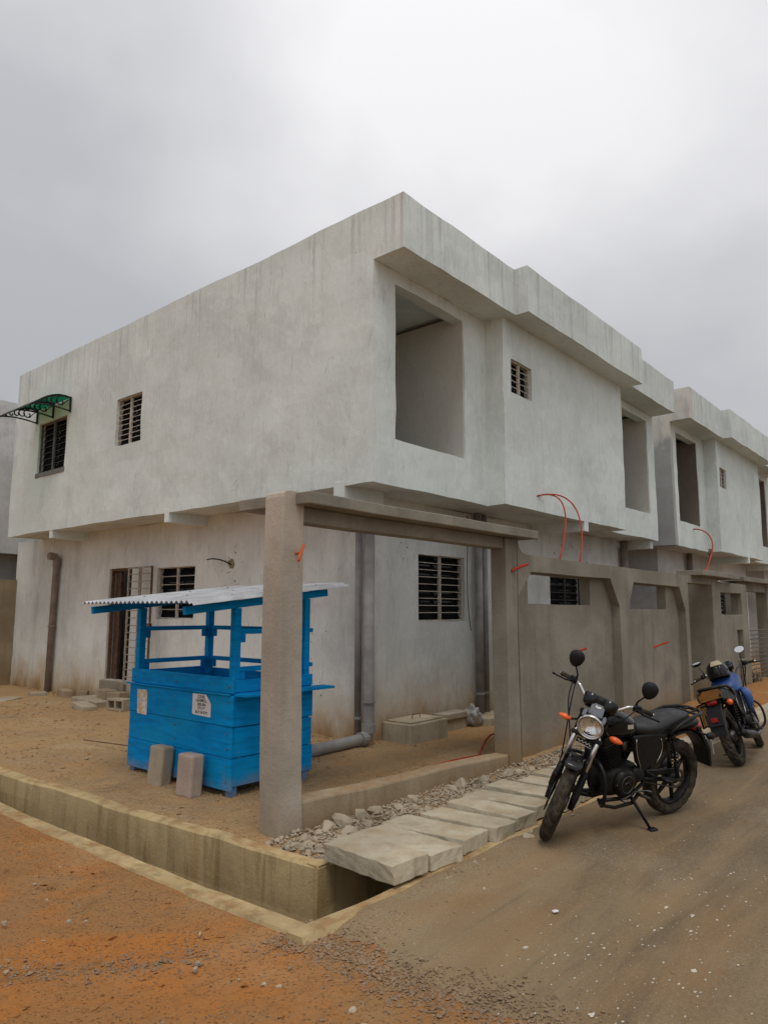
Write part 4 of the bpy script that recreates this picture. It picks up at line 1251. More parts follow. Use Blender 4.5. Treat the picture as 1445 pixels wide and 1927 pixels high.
# drain slabs: one object each
random.seed(21)
xs = 3.45
ORD = ['first', 'second', 'third', 'fourth', 'fifth', 'sixth', 'seventh', 'eighth', 'ninth', 'tenth', 'eleventh', 'twelfth', 'thirteenth']
for k in range(13):
    w = random.uniform(.295, .335) if k else .30
    tilt = (R(random.uniform(-1.2, 1.2)), R(random.uniform(1.0, 3.5)))
    zz = .005 + random.uniform(-.006, .024)
    rot = R(random.uniform(-3.5, 3.5)) if k else R(-6)
    lbl = 'thick pale drain slab at the open drain corner, nearest the camera' if k == 0 else '%s concrete drain slab counted from the open drain corner' % ORD[k]
    y0_, y1_ = 2.83 + random.uniform(-.05, .035), 3.50 + random.uniform(-.06, .05)
    if k == 0: tilt = (R(-1.2), R(-1.5)); y0_ -= .01
    mb = MB().wall('y', y0_, y1_ - y0_, xs, xs + w, 0, .095, (), .05, 0)
    nY = 9
    mb = MB()
    for q in range(nY): mb.wall('y', y0_ + (y1_ - y0_) * q / nY, (y1_ - y0_) / nY, xs, xs + w, 0, .095 if k else .11, (), .05, 0)
    cx_, cy_ = xs + w / 2, (y0_ + y1_) / 2
    mt = Matrix.Translation(Vector((cx_, cy_, .028 + zz))) @ Matrix.Rotation(rot, 4, 'Z') @ Matrix.Rotation(tilt[0], 4, 'X') @ Matrix.Rotation(tilt[1], 4, 'Y') @ Matrix.Translation(Vector((-cx_, -cy_, 0)))
    mb.xf(lambda p: mt @ p)
    def rough(p):
        a = mnoise.noise_vector(p * 8 + Vector((k * 3, 0, 0))) * .009 + mnoise.noise_vector(p * 26) * .008
        ed = min(abs(p.x - xs), abs(p.x - xs - w), abs(p.y - y0_), abs(p.y - y1_)) < .03
        return p + Vector((a.x, a.y, a.z * (.55 if ed else .22)))
    mb.xf(rough)
    # weld the strips into one stone and drop the inner faces
    key = {}; vm = []; nv = []
    for p in mb.v:
        kk = (round(p[0], 4), round(p[1], 4), round(p[2], 4))
        if kk not in key: key[kk] = len(nv); nv.append(p)
        vm.append(key[kk])
    cnt = {}
    for f in mb.f:
        g = frozenset(vm[i] for i in f); cnt[g] = cnt.get(g, 0) + 1
    mb.f = [tuple(vm[i] for i in f) for f in mb.f if cnt[frozenset(vm[i] for i in f)] == 1]; mb.v = nv
    tag(mb.build('drain_slab', M['slab'], bevel=.004), lbl, 'slab', 'concrete slabs covering the roadside drain')
    xs += w + random.uniform(.022, .04)

# rubble: stones one by one, gravel as stuff
stone_me = []
for q in range(7):
    bm = bmesh.new(); bmesh.ops.create_icosphere(bm, subdivisions=2, radius=1)
    rs = random.Random(q)
    cuts = [(Vector((rs.gauss(0, 1), rs.gauss(0, 1), rs.gauss(0, 1))).normalized(), rs.uniform(.45, .8)) for _ in range(9)]
    for v in bm.verts:
        for nn, dd in cuts:
            t_ = v.co.dot(nn)
            if t_ > dd: v.co -= nn * (t_ - dd)
        v.co += mnoise.noise_vector(v.co * 2.3 + Vector((q * 5, 0, 0))) * .10
    me = bpy.data.meshes.new('stone'); bm.to_mesh(me); bm.free(); me.materials.append(M['stone']); stone_me.append(me)
def stone(x_, y_, r_, label, group, z=0.0, flatz=.7):
    o = bpy.data.objects.new('rubble_stone', random.choice(stone_me)); COL.objects.link(o)
    o.location = (x_, y_, z + r_ * flatz * .42); o.scale = (r_ * random.uniform(.8, 1.25), r_ * random.uniform(.7, 1.1), r_ * flatz)
    o.rotation_euler = (random.uniform(-.4, .4), random.uniform(-.4, .4), random.uniform(0, 6.28))
    return tag(o, label, 'stone', group)
GR = 'broken concrete rubble beside the drain slabs'
LR = 'lump of broken grey concrete in the rubble strip between drain slabs and gateway'
random.seed(31)
big = [(4.02, 3.98, .085), (4.20, 3.99, .105), (4.42, 4.00, .09), (3.72, 3.90, .07), (3.88, 3.92, .06), (4.05, 3.80, .07), (4.6, 4.0, .08), (5.05, 3.98, .08), (4.8, 3.92, .06), (5.6, 3.95, .07), (5.8, 3.98, .08), (5.95, 3.92, .075), (6.15, 3.95, .06), (6.5, 3.9, .07), (6.65, 3.85, .06), (4.3, 3.82, .06), (4.55, 3.75, .05), (3.60, 3.86, .05)]
BL = {0: 'round pale rubble lump against the gateway beam, left of the biggest one', 1: 'biggest tan rubble lump against the gateway beam', 3: 'broken concrete lump touching the foot of the near gateway post'}
for k, (a, b, r_) in enumerate(big): stone(a, b, r_, BL.get(k, LR), GR)
for _ in range(75):
    a = 3.55 + 3.5 * random.random() ** 1.1; b = random.uniform(3.66, 4.02)
    stone(a, b, random.uniform(.018, .048), LR, GR)
GS = 'loose stones on the ground'
stone(4.78, 2.70, .055, 'pale flat stone on the road in front of the motorcycle front wheel', GS, .03, .45)
stone(4.02, 2.80, .04, 'small pale stone against the edge of the first slabs', GS, .03)
for _ in range(18): stone(random.uniform(3.7, 5.6), random.uniform(2.66, 2.78), random.uniform(.01, .022), 'small stone along the road edge of the drain slabs', GS, .035)
for _ in range(40):
    stone(random.uniform(.9, 2.5), random.uniform(1.6, 5), random.uniform(.008, .022), 'small stone scattered on the red dirt street', GS, .0)
for _ in range(45):
    a, b = random.uniform(3.5, 6.6), random.uniform(3.8, 12)
    if 4.0 < a < 5.2 and 5.1 < b < 7.1: continue
    stone(a, b, random.uniform(.01, .026), 'small stone scattered on the tan yard ground', GS, .0)
stone(1.92, 2.42, .035, 'brown flat stone at the gravelly edge of the asphalt', GS, .02, .5)
tile = MB().prism([(4.64, 3.52), (4.70, 3.51), (4.71, 3.57), (4.66, 3.58)], 'z', .06, .075); tag(tile.build('orange_shard', M['orange']), 'small orange plastic shard in the rubble', 'shard')

def gravel(name, pts, mat, rmin, rmax, seed):
    rs = random.Random(seed); mb = MB()
    for (x_, y_, z_) in pts:
        r_ = rs.uniform(rmin, rmax) * (1 if rs.random() < .9 else 1.7); base = len(mb.v)
        rot = Matrix.Rotation(rs.uniform(0, 6.28), 3, 'Z') @ Matrix.Rotation(rs.uniform(-.6, .6), 3, 'X')
        sx, sy, sz = rs.uniform(.7, 1.3), rs.uniform(.6, 1.0), rs.uniform(.35, .8)
        vs = []
        for k in range(5):
            an = k * 1.2566 + rs.uniform(-.3, .3); vs.append(Vector((math.cos(an) * sx, math.sin(an) * sy, rs.uniform(-.25, .2))))
        vs += [Vector((rs.uniform(-.3, .3), rs.uniform(-.3, .3), sz)), Vector((0, 0, -sz))]
        for v in vs: mb.v.append(tuple(rot @ v * r_ + Vector((x_, y_, z_ + r_ * .3))))
        for k in range(5):
            k2 = (k + 1) % 5; mb.f += [(base + k, base + k2, base + 5), (base + k2, base + k, base + 6)]
    o = mb.build(name, mat, normals=False); o['kind'] = 'stuff'
    return o
rs = random.Random(8)
pts = []
for _ in range(5200):                                    # rubble strip behind the slabs
    a = 3.5 + 4.9 * rs.random() ** 1.05; b = rs.uniform(3.52, 4.08)
    pts.append((a, b, zC(a, b) + rs.uniform(-.004, .012 + .02 * rs.random())))
tag(gravel('gravel_strip', pts, M['stone'], .006, .017, 1), 'grey rubble gravel between drain slabs and gateway beam', 'gravel')
pts = []
while len(pts) < 5600:                                  # ragged asphalt edge
    b = rs.uniform(.9, 2.95); a = 2.70 + rs.gauss(0, .10) + .16 * mnoise.noise(Vector((b * 1.5, 1, 0)))
    pts.append((a, b, max(zA(a, b), zB(a, b) if a > 2.66 else -1) + rs.uniform(-.004, .003)))
for _ in range(700):                                    # a band of dark gravel across the dirt
    t_ = rs.random(); a = 1.55 + t_ * .75 + rs.gauss(0, .05); b = 3.6 - t_ * .55 + rs.gauss(0, .07)
    pts.append((a, b, zA(a, b) + rs.uniform(-.004, .003)))
tag(gravel('gravel_edge', pts, M['gravel'], .002, .010, 2), 'brown gravel along the broken edge of the asphalt', 'gravel')
pts = []
for _ in range(2600):
    a, b = rs.uniform(.6, 2.55), rs.uniform(.9, 9); pts.append((a, b, zA(a, b) - .002))
for _ in range(3600):
    a, b = rs.uniform(3.4, 8.8), rs.uniform(4.3, 13); pts.append((a, b, zC(a, b) - .002))
for _ in range(1300):
    a, b = rs.uniform(8.8, 13), rs.uniform(3.02, 4.0); pts.append((a, b, .135))
for _ in range(1500):
    a, b = rs.uniform(6.8, 9), rs.uniform(3.6, 4.1); pts.append((a, b, zC(a, b)))
tag(gravel('ground_grit', pts, M['gravel'], .003, .009, 3), 'fine grit scattered over the dirt', 'gravel')

pts = []
for _ in range(2600):
    a, b = rs.uniform(.5, 2.5), rs.uniform(1.0, 8)
    if mnoise.noise(Vector((a * 1.4, b * 1.4, 3))) > -.1: pts.append((a, b, zA(a, b) - .004))
tag(gravel('dirt_clods', pts, M['dirt'], .004, .017, 5), 'small red clods of earth over the dirt street', 'clods')
pts = []
for _ in range(3600):
    a, b = rs.uniform(3.5, 7.4), rs.uniform(3.9, 14.5)
    if mnoise.noise(Vector((a * 1.1, b * 1.1, 6))) > -.05: pts.append((a, b, zC(a, b) - .004))
for _ in range(900):
    b = rs.uniform(6.3, 15.5); a = 6.84 - abs(rs.gauss(0, .14)); pts.append((a, b, zC(a, b) - .003))
tag(gravel('yard_clods', pts, M['yard'], .005, .022, 6), 'small tan clods and crumbs over the yard ground', 'clods')
pts = []
for _ in range(2600):
    a = 2.9 + 6.5 * rs.random() ** 1.3; b = 2.76 - abs(rs.gauss(0, .16)) if rs.random() < .45 else rs.uniform(.2, 2.7)
    pts.append((a, b, zB(a, b) - .001))
tag(gravel('road_grit', pts, M['gravel'], .002, .006, 7), 'fine brown grit scattered over the asphalt', 'gravel')
# mortar splashes on the asphalt
def splashes():
    rs = random.Random(17); mb = MB()
    cl = [(3.6, 1.55), (3.9, 1.35), (4.4, 1.5), (3.3, 1.75), (4.8, 1.25), (3.4, 1.15), (3.05, 1.35)]
    for _ in range(240):
        if rs.random() < .75:
            c_ = rs.choice(cl); a, b = c_[0] + rs.gauss(0, .22), c_[1] + rs.gauss(0, .13)
        else: a, b = rs.uniform(3.0, 7.5), rs.uniform(.3, 2.5)
        r_ = rs.uniform(.002, .0065) * (1 if rs.random() < .93 else 2.2); n = 9; base = len(mb.v); el = rs.uniform(1, 2.2)
        z_ = zB(a, b)
        mb.v.append((a, b, z_ + .0035))
        for j in range(n):
            an = 6.283 * j / n; rr = r_ * rs.uniform(.6, 1.3); mb.v.append((a + rr * el * math.cos(an), b + rr * math.sin(an), z_ + .001))
        for j in range(n): mb.f.append((base, base + 1 + j, base + 1 + (j + 1) % n))
    o = mb.build('mortar_splashes', M['mortar'], normals=False); tag(o, 'white mortar droppings spotted over the asphalt', 'mortar', kind='stuff')
splashes()
for (a, b, r_, l_) in ((1.35, 3.30, .018, 'small white paper scrap on the dirt street at left'), (3.72, 1.95, .02, 'pale crescent of plastic litter on the asphalt')):
    mb = MB(); k = 8
    z_ = (zB(a, b) if a > 2.7 else zA(a, b)) + .012
    mb.v.append((a, b, z_ + .01))
    for j in range(k): mb.v.append((a + r_ * math.cos(.785 * j) * random.uniform(.5, 1.3), b + r_ * math.sin(.785 * j) * random.uniform(.5, 1.2), z_ + random.uniform(-.004, .012)))
    for j in range(k): mb.f.append((0, 1 + j, 1 + (j + 1) % k))
    tag(mb.build('litter_scrap', M['paper'], normals=False), l_, 'litter')

# ================================================================== MOTORCYCLES
def motorcycle(label, front_xy, rear_xy, lean, steer, kind):
    """local frame: x forward, y left, z up, origin on the ground under the middle"""
    fr, rr = Vector((*front_xy, 0)), Vector((*rear_xy, 0))
    mid = (fr + rr) / 2; d = (fr - rr).normalized(); yaw = math.atan2(d.y, d.x)
    z0 = zB(mid.x, mid.y)
    T = Matrix.Translation(mid + Vector((0, 0, z0))) @ Matrix.Rotation(yaw, 4, 'Z') @ Matrix.Rotation(-lean, 4, 'X')
    WB = .637; RF, RR = .300, .302
    rake = R(26)
    sa = Vector((-math.sin(rake), 0, math.cos(rake)))           # steering axis, upwards
    hub_f = Vector((WB, 0, RF)); sp = Vector((WB - .33, 0, .80))  # a point on the axis
    S = Matrix.Translation(sp) @ Matrix.Rotation(steer, 4, sa) @ Matrix.Translation(-sp)
    o = thing('motorcycle', label, 'motorcycle', tuple(mid + Vector((0, 0, z0))), 'motorcycles parked by the wall')
    def B(mb_, name, mat, steered=False, parent=None, smooth=True, bevel=0, sub=0, tri=False):
        X = T @ S if steered else T
        mb_.xf(lambda p: X @ p)
        par = parent or o
        ob = mb_.build(name, M[mat], None, smooth=smooth, bevel=bevel, subsurf=sub, tri=tri)
        # vertices are world; shift into the thing's frame
        base = o.matrix_world.translation
        ob.data.transform(Matrix.Translation(-base)); ob.parent = par
        return ob
    def wheel(hub, rad, wid, name, steered, disc, nsp=6):
        t = MB(); hw = wid / 2; n = 84
        prof = [(-.030, rad - .085), (-hw * .9, rad - .062), (-hw, rad - .040), (-hw * .82, rad - .018), (-hw * .45, rad - .004), (0, rad), (hw * .45, rad - .004), (hw * .82, rad - .018), (hw, rad - .040), (hw * .9, rad - .062), (.030, rad - .085)]
        t.lathe(prof, hub, (0, 1, 0), n)
        # tread grooves: push alternating tread vertices in
        L = len(prof)
        for k in range(2, L - 2):
            for j in range(n):
                if (j + (2 * (k % 2))) % 4 < 1 or (k == 5 and j % 2):
                    v = Vector(t.v[k * n + j]); c_ = Vector((hub.x, v.y, hub.z)); t.v[k * n + j] = tuple(v + (c_ - v).normalized() * .007)
        ty = B(t, name, 'mc_rubber', steered, smooth=False)
        ty['label'] = 'dusty black tyre'
        r = MB(); r.lathe([(-.032, rad - .082), (-.038, rad - .092), (-.028, rad - .108), (0, rad - .113), (.028, rad - .108), (.038, rad - .092), (.032, rad - .082)], hub, (0, 1, 0), 48)
        B(r, 'rim', 'mc_alloy_dark', steered, ty)
        h_ = MB(); h_.lathe([(-.055, .0), (-.055, .045), (-.03, .06), (.03, .06), (.055, .045), (.055, .0)], hub, (0, 1, 0), 24)
        B(h_, 'hub', 'mc_alloy', steered, ty)
        for q in range(nsp):
            an = 2 * math.pi * q / nsp + .3
            s_ = MB(); dr = Vector((math.cos(an), 0, math.sin(an)))
            s_.loft([(hub + dr * .05, (0, 1, 0), dr.cross(Vector((0, 1, 0))), .018, .020, 3), (hub + dr * (rad - .11), (0, 1, 0), dr.cross(Vector((0, 1, 0))), .012, .012, 3)], 8)
            B(s_, 'spoke', 'mc_alloy_dark', steered, ty)
        if disc:
            dmb = MB(); dmb.lathe([(-.075, .06), (-.075, .118), (-.071, .118), (-.071, .06)], hub, (0, 1, 0), 32, True); B(dmb, 'brake_disc', 'mc_alloy', steered, ty)
        return ty
    wheel(hub_f, RF, .088, 'front_wheel', True, True)
    hub_r = Vector((-WB, 0, RR))
    wheel(hub_r, RR, .108, 'rear_wheel', False, False)
    # ---- fork, fender
    top_off = sa * .66
    for s_ in (-1, 1):
        a0 = hub_f + Vector((.005, .085 * s_, 0)); 
        m_ = MB(); m_.tube([a0 - sa * .03, a0 + sa * .06, a0 + sa * .21, a0 + sa * .24], [.020, .027, .026, .022], 12); B(m_, 'fork_slider', 'mc_plastic', True)
        m_ = MB(); m_.tube([a0 + sa * .23, a0 + sa * .64], .0175, 12); B(m_, 'fork_tube', 'mc_chrome', True)
    yokes = MB()
    for q in (.47, .63):
        c_ = hub_f + sa * q; yokes.obox(c_ + Vector((-.02, 0, 0)), Vector((.045, 0, .02)), (0, .115, 0), sa * .016)
    B(yokes, 'fork_yoke', 'mc_plastic', True, bevel=.008, smooth=False)
    m_ = MB(); secs = []
    for k in range(13):
        an = R(166 - k * 8.2); rad = RF + .026
        c_ = hub_f + Vector((math.cos(an) * rad, 0, math.sin(an) * rad)); u_ = Vector((math.cos(an), 0, math.sin(an)))
        secs.append((c_, (0, 1, 0), u_, .062 * (1 if 0 < k < 12 else .75), .016, 3))
    m_.loft(secs, 14); B(m_, 'front_fender', 'mc_black', True)
    m_ = MB()
    for s_ in (-1, 1): m_.obox(hub_f + Vector((-.03, .075 * s_, .30)), (.05, 0, 0), (0, .008, 0), (0, 0, .045))
    B(m_, 'fender_stay', 'mc_plastic', True, smooth=False, bevel=.004)
    m_ = MB(); m_.obox(hub_f + Vector((-.02, -.095, .12)) , (.035, 0, 0), (0, .02, 0), (0, 0, .05)); B(m_, 'brake_caliper', 'mc_plastic', True, smooth=False, bevel=.008)
    # ---- headlight
    hl = hub_f + sa * .585 + Vector((.085, 0, .0)); hd = Vector((.985, 0, -.17)).normalized()
    m_ = MB(); m_.lathe([(-.115, .0), (-.11, .035), (-.08, .068), (-.03, .088), (.0, .092), (.008, .0905)], hl, hd, 32); hb_ = B(m_, 'headlight', 'mc_black', True)
    m_ = MB(); m_.lathe([(-.01, .094), (.012, .096), (.020, .090), (.018, .082), (.006, .081)], hl, hd, 36); B(m_, 'headlight_ring', 'mc_chrome', True, hb_)
    m_ = MB(); m_.lathe([(-.06, .0), (-.058, .02), (-.045, .045), (-.02, .068), (.006, .081)], hl, hd, 32); B(m_, 'reflector', 'mc_reflector', True, hb_)
    m_ = MB(); m_.lathe([(-.058, .0), (-.03, .012), (-.012, .012), (-.008, .0)], hl, hd, 12); B(m_, 'bulb', 'mc_badge', True, hb_)
    m_ = MB(); m_.lathe([(.010, .081), (.020, .06), (.026, .03), (.028, .001)], hl, hd, 32); m_.lathe([(.004, .081), (.016, .06), (.022, .03), (.024, .001)], hl, hd, 32); B(m_, 'lens', 'mc_lens', True, hb_)
    # ears, badge plate, little screen, instruments
    for s_ in (-1, 1):
        m_ = MB(); m_.obox(hl + Vector((-.075, .098 * s_, 0)), (.055, 0, -.02), (0, .006, 0), (.012, 0, .05))
        B(m_, 'headlight_bracket', 'mc_plastic', True, smooth=False, bevel=.006)
    m_ = MB(); m_.obox(hl + Vector((.0, 0, -.125)), (.006, 0, 0), (0, .058, 0), (.004, 0, .020)); bd = B(m_, 'badge_plate', 'mc_plastic', True, smooth=False, bevel=.005)
    m_ = MB(); pts_ = [hl + Vector((.0075, -.05 + .0085 * k, -.125 + .010 * math.sin(k * 2.1))) for k in range(13)]; m_.tube(pts_, .0028, 5); B(m_, 'badge_lettering', 'mc_badge', True, bd)
    m_ = MB(); m_.obox(hl + Vector((.007, 0, -.146)), (.001, 0, 0), (0, .058, 0), (0, 0, .0025)); B(m_, 'badge_rim', 'mc_badge', True, bd, smooth=False)
    sc = hl + Vector((-.03, 0, .125)); nrm = Vector((.8, 0, .6)); upv = Vector((-.6, 0, .8))
    m_ = MB(); m_.prism([(-.052, -.045), (.052, -.045), (.048, .030), (.030, .045), (-.030, .045), (-.048, .030)], 'x', -.004, .004); m_.xf(lambda p: sc + nrm * p.x + Vector((0, 1, 0)) * p.y + upv * p.z); B(m_, 'fly_screen', 'mc_grey', True, smooth=False, tri=True, bevel=.003)
    for s_ in (-1, 1):
        m_ = MB(); m_.prism([(s_ * .060, -.075), (s_ * .085, -.075), (s_ * .085, -.04), (s_ * .072, -.02), (s_ * .058, -.03)], 'x', -.004, .004)
        m_.xf(lambda p: sc + nrm * p.x + Vector((0, 1, 0)) * p.y + upv * p.z); B(m_, 'screen_wing', 'mc_grey', True, smooth=False, tri=True)
    m_ = MB(); m_.prism([(-.020, -.006), (.0, -.012), (.022, -.004), (.018, .008), (-.004, .004), (-.018, .010)], 'x', .0045, .007); m_.xf(lambda p: sc + nrm * p.x + Vector((0, 1, 0)) * p.y + upv * (p.z + .022)); B(m_, 'screen_emblem', 'mc_badge', True, smooth=False, tri=True)
    gauge = hl + Vector((-.10, 0, .155))
    for s_ in (-1, 1):
        m_ = MB(); m_.lathe([(-.05, .0), (-.05, .035), (-.03, .055), (.03, .063), (.036, .058), (.030, .0)], gauge + Vector((0, .066 * s_, 0)), Vector((-.62, 0, .78)), 22); B(m_, 'instrument_pod', 'mc_black', True)
    m_ = MB(); m_.loft([(gauge + Vector((0, -.05, .006)), (1, 0, 0), (0, 0, 1), .04, .045, 3), (gauge + Vector((0, .05, .006)), (1, 0, 0), (0, 0, 1), .04, .045, 3)], 14); B(m_, 'instrument_bridge', 'mc_plastic', True)
    # ---- handlebar
    hbC = hub_f + sa * (.70 if kind == 'tank' else .64) + Vector((-.03, 0, 0))
    for s_ in (-1, 1):
        pts_ = [hbC + Vector((0, .02 * s_, 0)), hbC + Vector((-.005, .10 * s_, .01)), hbC + Vector((-.02, .15 * s_, .055)), hbC + Vector((-.035, .185 * s_, .085)), hbC + Vector((-.055, .215 * s_, .090)), hbC + Vector((-.09, .255 * s_, .085)), hbC + Vector((-.14, .335 * s_, .072))]
        fine = []
        for k in range(len(pts_) - 1):
            for t_ in (0, .33, .66): fine.append(pts_[k].lerp(pts_[k + 1], t_))
        fine.append(pts_[-1])
        m_ = MB(); m_.tube(fine, .0112, 10); B(m_, 'handlebar', 'mc_chrome', True)
        ga, gb = pts_[5], pts_[6] ; gd = (gb - ga).normalized()
        m_ = MB(); m_.tube([ga - gd * .005, ga + gd * .01, gb - gd * .01, gb + gd * .012], [.021, .017, .017, .020], 12); g_ = B(m_, 'grip', 'mc_rubber', True)
        m_ = MB(); m_.tube([gb + gd * .012, gb + gd * .030], .012, 10); B(m_, 'bar_end', 'mc_chrome', True, g_)
        m_ = MB(); sw = pts_[4].lerp(pts_[5], .75); m_.loft([(sw - gd * .035, (1, 0, 0), (0, 0, 1), .024, .026, 3.5), (sw + gd * .03, (1, 0, 0), (0, 0, 1), .024, .026, 3.5)], 12); B(m_, 'switch_block', 'mc_plastic', True)
        lv0 = sw + Vector((.03, 0, .0))
        m_ = MB(); m_.tube([lv0, lv0 + gd * .06 + Vector((.03, 0, -.008)), lv0 + gd * .16 + Vector((.022, 0, -.012)), lv0 + gd * .195 + Vector((.018, 0, -.012))], [.010, .008, .007, .009], 8); B(m_, 'lever', 'mc_plastic', True)
        # mirror
        ms = pts_[4].lerp(pts_[5], .3)
        if kind == 'tank': tip = ms + Vector((.03, .035 * s_, .12)); knee = ms + Vector((0, .0, .05))
        else: tip = ms + Vector((.03, .02 * s_, .11)); knee = ms + Vector((0, 0, .04))
        m_ = MB(); m_.tube([ms, knee, knee.lerp(tip, .5) + Vector((.004, 0, .004)), tip], [.008, .007, .006, .006], 8); st = B(m_, 'mirror_stem', 'mc_plastic', True)
        mcn = tip + Vector((.0, .012 * s_, .052)); 
        m_ = MB(); m_.lathe([(.030, .0), (.028, .03), (.018, .048), (.0, .056), (-.008, .056), (-.010, .050)], (0, 0, 0), (1, 0, 0), 24)
        def shape(p, mcn=mcn, s_=s_): 
            if kind == 'tail':
                q = Vector((p.x, p.y * 1.1, p.z * .72))
                return mcn + (Matrix.Rotation(R(70 if s_ > 0 else 0), 3, 'Y') @ q)
            tz = p.z * 1.18; ty_ = p.y * (1.0 + .18 * (p.z / .056))
            return mcn + Vector((p.x, ty_, tz))
        m_.xf(shape); mr = B(m_, 'mirror', 'mc_plastic', True)
        m_ = MB(); m_.lathe([(-.0085, .0), (-.0085, .051)], (0, 0, 0), (1, 0, 0), 24); m_.xf(shape); B(m_, 'mirror_glass', 'mc_mirror', True, mr)
        # front indicator
        if kind == 'tail': continue
        ic = hl + Vector((-.05, .185 * s_, -.03))
        m_ = MB(); m_.tube([hl + Vector((-.06, .095 * s_, -.005)), ic - Vector((0, .035 * s_, 0))], .009, 8); B(m_, 'indicator_stalk', 'mc_plastic', True)
        m_ = MB(); secs = []
        for k in range(9):
            t_ = k / 8; rr_ = math.sin(math.pi * min(.98, max(.02, t_))) ** .6
            secs.append((ic + Vector((0, (-.045 + .10 * t_) * s_, 0)), (1, 0, 0), (0, 0, 1), .026 * rr_, .026 * rr_ * (1 - .25 * t_), 2)); 
        m_.loft(secs, 14); B(m_, 'indicator', 'mc_orange', True)
    m_ = MB()
    m_.tube(bez(hbC + Vector((-.05, -.24, .09)), hbC + Vector((.06, -.24, -.05)), hl + Vector((-.02, -.16, .02)), hub_f + sa * .38 + Vector((-.02, -.09, 0)), 14), .005, 6)
    m_.tube(bez(hbC + Vector((-.05, -.22, .08)), hbC + Vector((.10, -.20, .0)), hl + Vector((.0, -.15, -.05)), hub_f + sa * .2 + Vector((-.06, -.10, 0)), 14), .005, 6)
    m_.tube(bez(hbC + Vector((-.05, .24, .09)), hbC + Vector((.08, .2, .03)), hl + Vector((-.06, .12, .02)), sp + Vector((-.1, .06, -.05)), 14), .005, 6)
    B(m_, 'control_cables', 'black_wire' if False else 'mc_frame', True)
    # ---- tank
    m_ = MB(); dz = -.065
    m_ = MB(); tx = [(.335, .855, .045, .055, 2.4), (.31, .862, .085, .085, 2.5), (.24, .875, .125, .105, 2.6), (.14, .872, .145, .112, 2.6), (.03, .850, .140, .098, 2.5), (-.05, .828, .115, .072, 2.4), (-.10, .806, .075, .040, 2.2)]
    tm = 'mc_black' if kind == 'tank' else 'mc_blue'
    m_.loft([(Vector((a, 0, z + dz)), (0, 1, 0), (0, 0, 1), w, h, e_) for a, z, w, h, e_ in tx], 24); B(m_, 'fuel_tank', 'mc_black', sub=1)
    m_ = MB(); m_.lathe([(0, .0), (.006, .032), (-.004, .036)], Vector((.17, 0, .984 + dz)), (0, 0, 1), 20); B(m_, 'tank_cap', 'mc_chrome')
    m_ = MB(); m_.prism([(-.03, -.015), (.03, -.015), (.035, .016), (-.025, .016)], 'y', 0, .003); m_.xf(lambda p: Vector((.06 + p.x, -.0 + .139 + p.y, .858 + dz + p.z))); B(m_, 'tank_emblem', 'mc_badge', smooth=False, tri=True)
    # ---- seat
    m_ = MB(); sx_ = [(-.03, .800, .075, .030, 2.6), (-.08, .790, .105, .046, 2.8), (-.20, .778, .125, .052, 3), (-.32, .785, .130, .055, 3), (-.44, .815, .125, .056, 3), (-.58, .842, .115, .050, 3), (-.68, .850, .095, .042, 2.8), (-.72, .850, .06, .025, 2.5)]
    m_.loft([(Vector((a, 0, z)), (0, 1, 0), (0, 0, 1), w, h, e_) for a, z, w, h, e_ in [(q[0], q[1] - .055, *q[2:]) for q in sx_]], 24); st_ = B(m_, 'seat', 'mc_seat', sub=1)
    # ---- frame
    m_ = MB()
    m_.tube([sp + sa * .05, sp - sa * .12], .028, 12)
    m_.tube([sp - sa * .05, Vector((.10, 0, .70)), Vector((-.12, 0, .66))], .020, 10)
    m_.tube([sp - sa * .10, Vector((.34, 0, .55)), Vector((.28, 0, .34)), Vector((.22, 0, .26))], .019, 10)
    for s_ in (-1, 1):
        m_.tube([Vector((-.12, .05 * s_, .67)), Vector((-.40, .10 * s_, .70)), Vector((-.72, .095 * s_, .745)), Vector((-.80, .06 * s_, .755))], .013, 8)
        m_.tube([Vector((-.10, .06 * s_, .67)), Vector((-.16, .09 * s_, .55)), Vector((-.20, .09 * s_, .33)), Vector((-.05, .08 * s_, .23)), Vector((.22, .07 * s_, .24))], .015, 8)
        m_.tube([Vector((-.42, .10 * s_, .74)), Vector((-.19, .09 * s_, .44))], .011, 8)
    B(m_, 'frame', 'mc_frame')
    # ---- engine
    m_ = MB(); m_.loft([(Vector((.22, 0, .37)), (0, 1, 0), (0, 0, 1), .075, .085, 3), (Vector((.14, 0, .37)), (0, 1, 0), (0, 0, 1), .105, .115, 3.2), (Vector((0, 0, .37)), (0, 1, 0), (0, 0, 1), .115, .115, 3.2), (Vector((-.12, 0, .38)), (0, 1, 0), (0, 0, 1), .10, .10, 3.0), (Vector((-.17, 0, .38)), (0, 1, 0), (0, 0, 1), .07, .07, 3.0)], 20); eng = B(m_, 'crankcase', 'mc_alloy_dark')
    cd = Vector((.30, 0, .95)).normalized(); cb = Vector((.12, 0, .46)); cs = cd.cross(Vector((0, 1, 0)))
    m_ = MB(); m_.loft([(cb, (0, 1, 0), cs, .075, .07, 4), (cb + cd * .22, (0, 1, 0), cs, .075, .07, 4)], 16)
    B(m_, 'cylinder', 'mc_alloy_dark', False, eng)
    for k in range(9):
        m_ = MB(); m_.loft([(cb + cd * (.03 + .019 * k), (0, 1, 0), cs, .098, .095, 5), (cb + cd * (.036 + .019 * k), (0, 1, 0), cs, .098, .095, 5)], 16); B(m_, 'cooling_fin', 'mc_alloy_dark', False, eng, smooth=False)
    m_ = MB(); m_.loft([(cb + cd * .205, (0, 1, 0), cs, .09, .08, 4), (cb + cd * .27, (0, 1, 0), cs, .075, .06, 4)], 16); B(m_, 'cylinder_head', 'mc_alloy_dark', False, eng, bevel=.008)
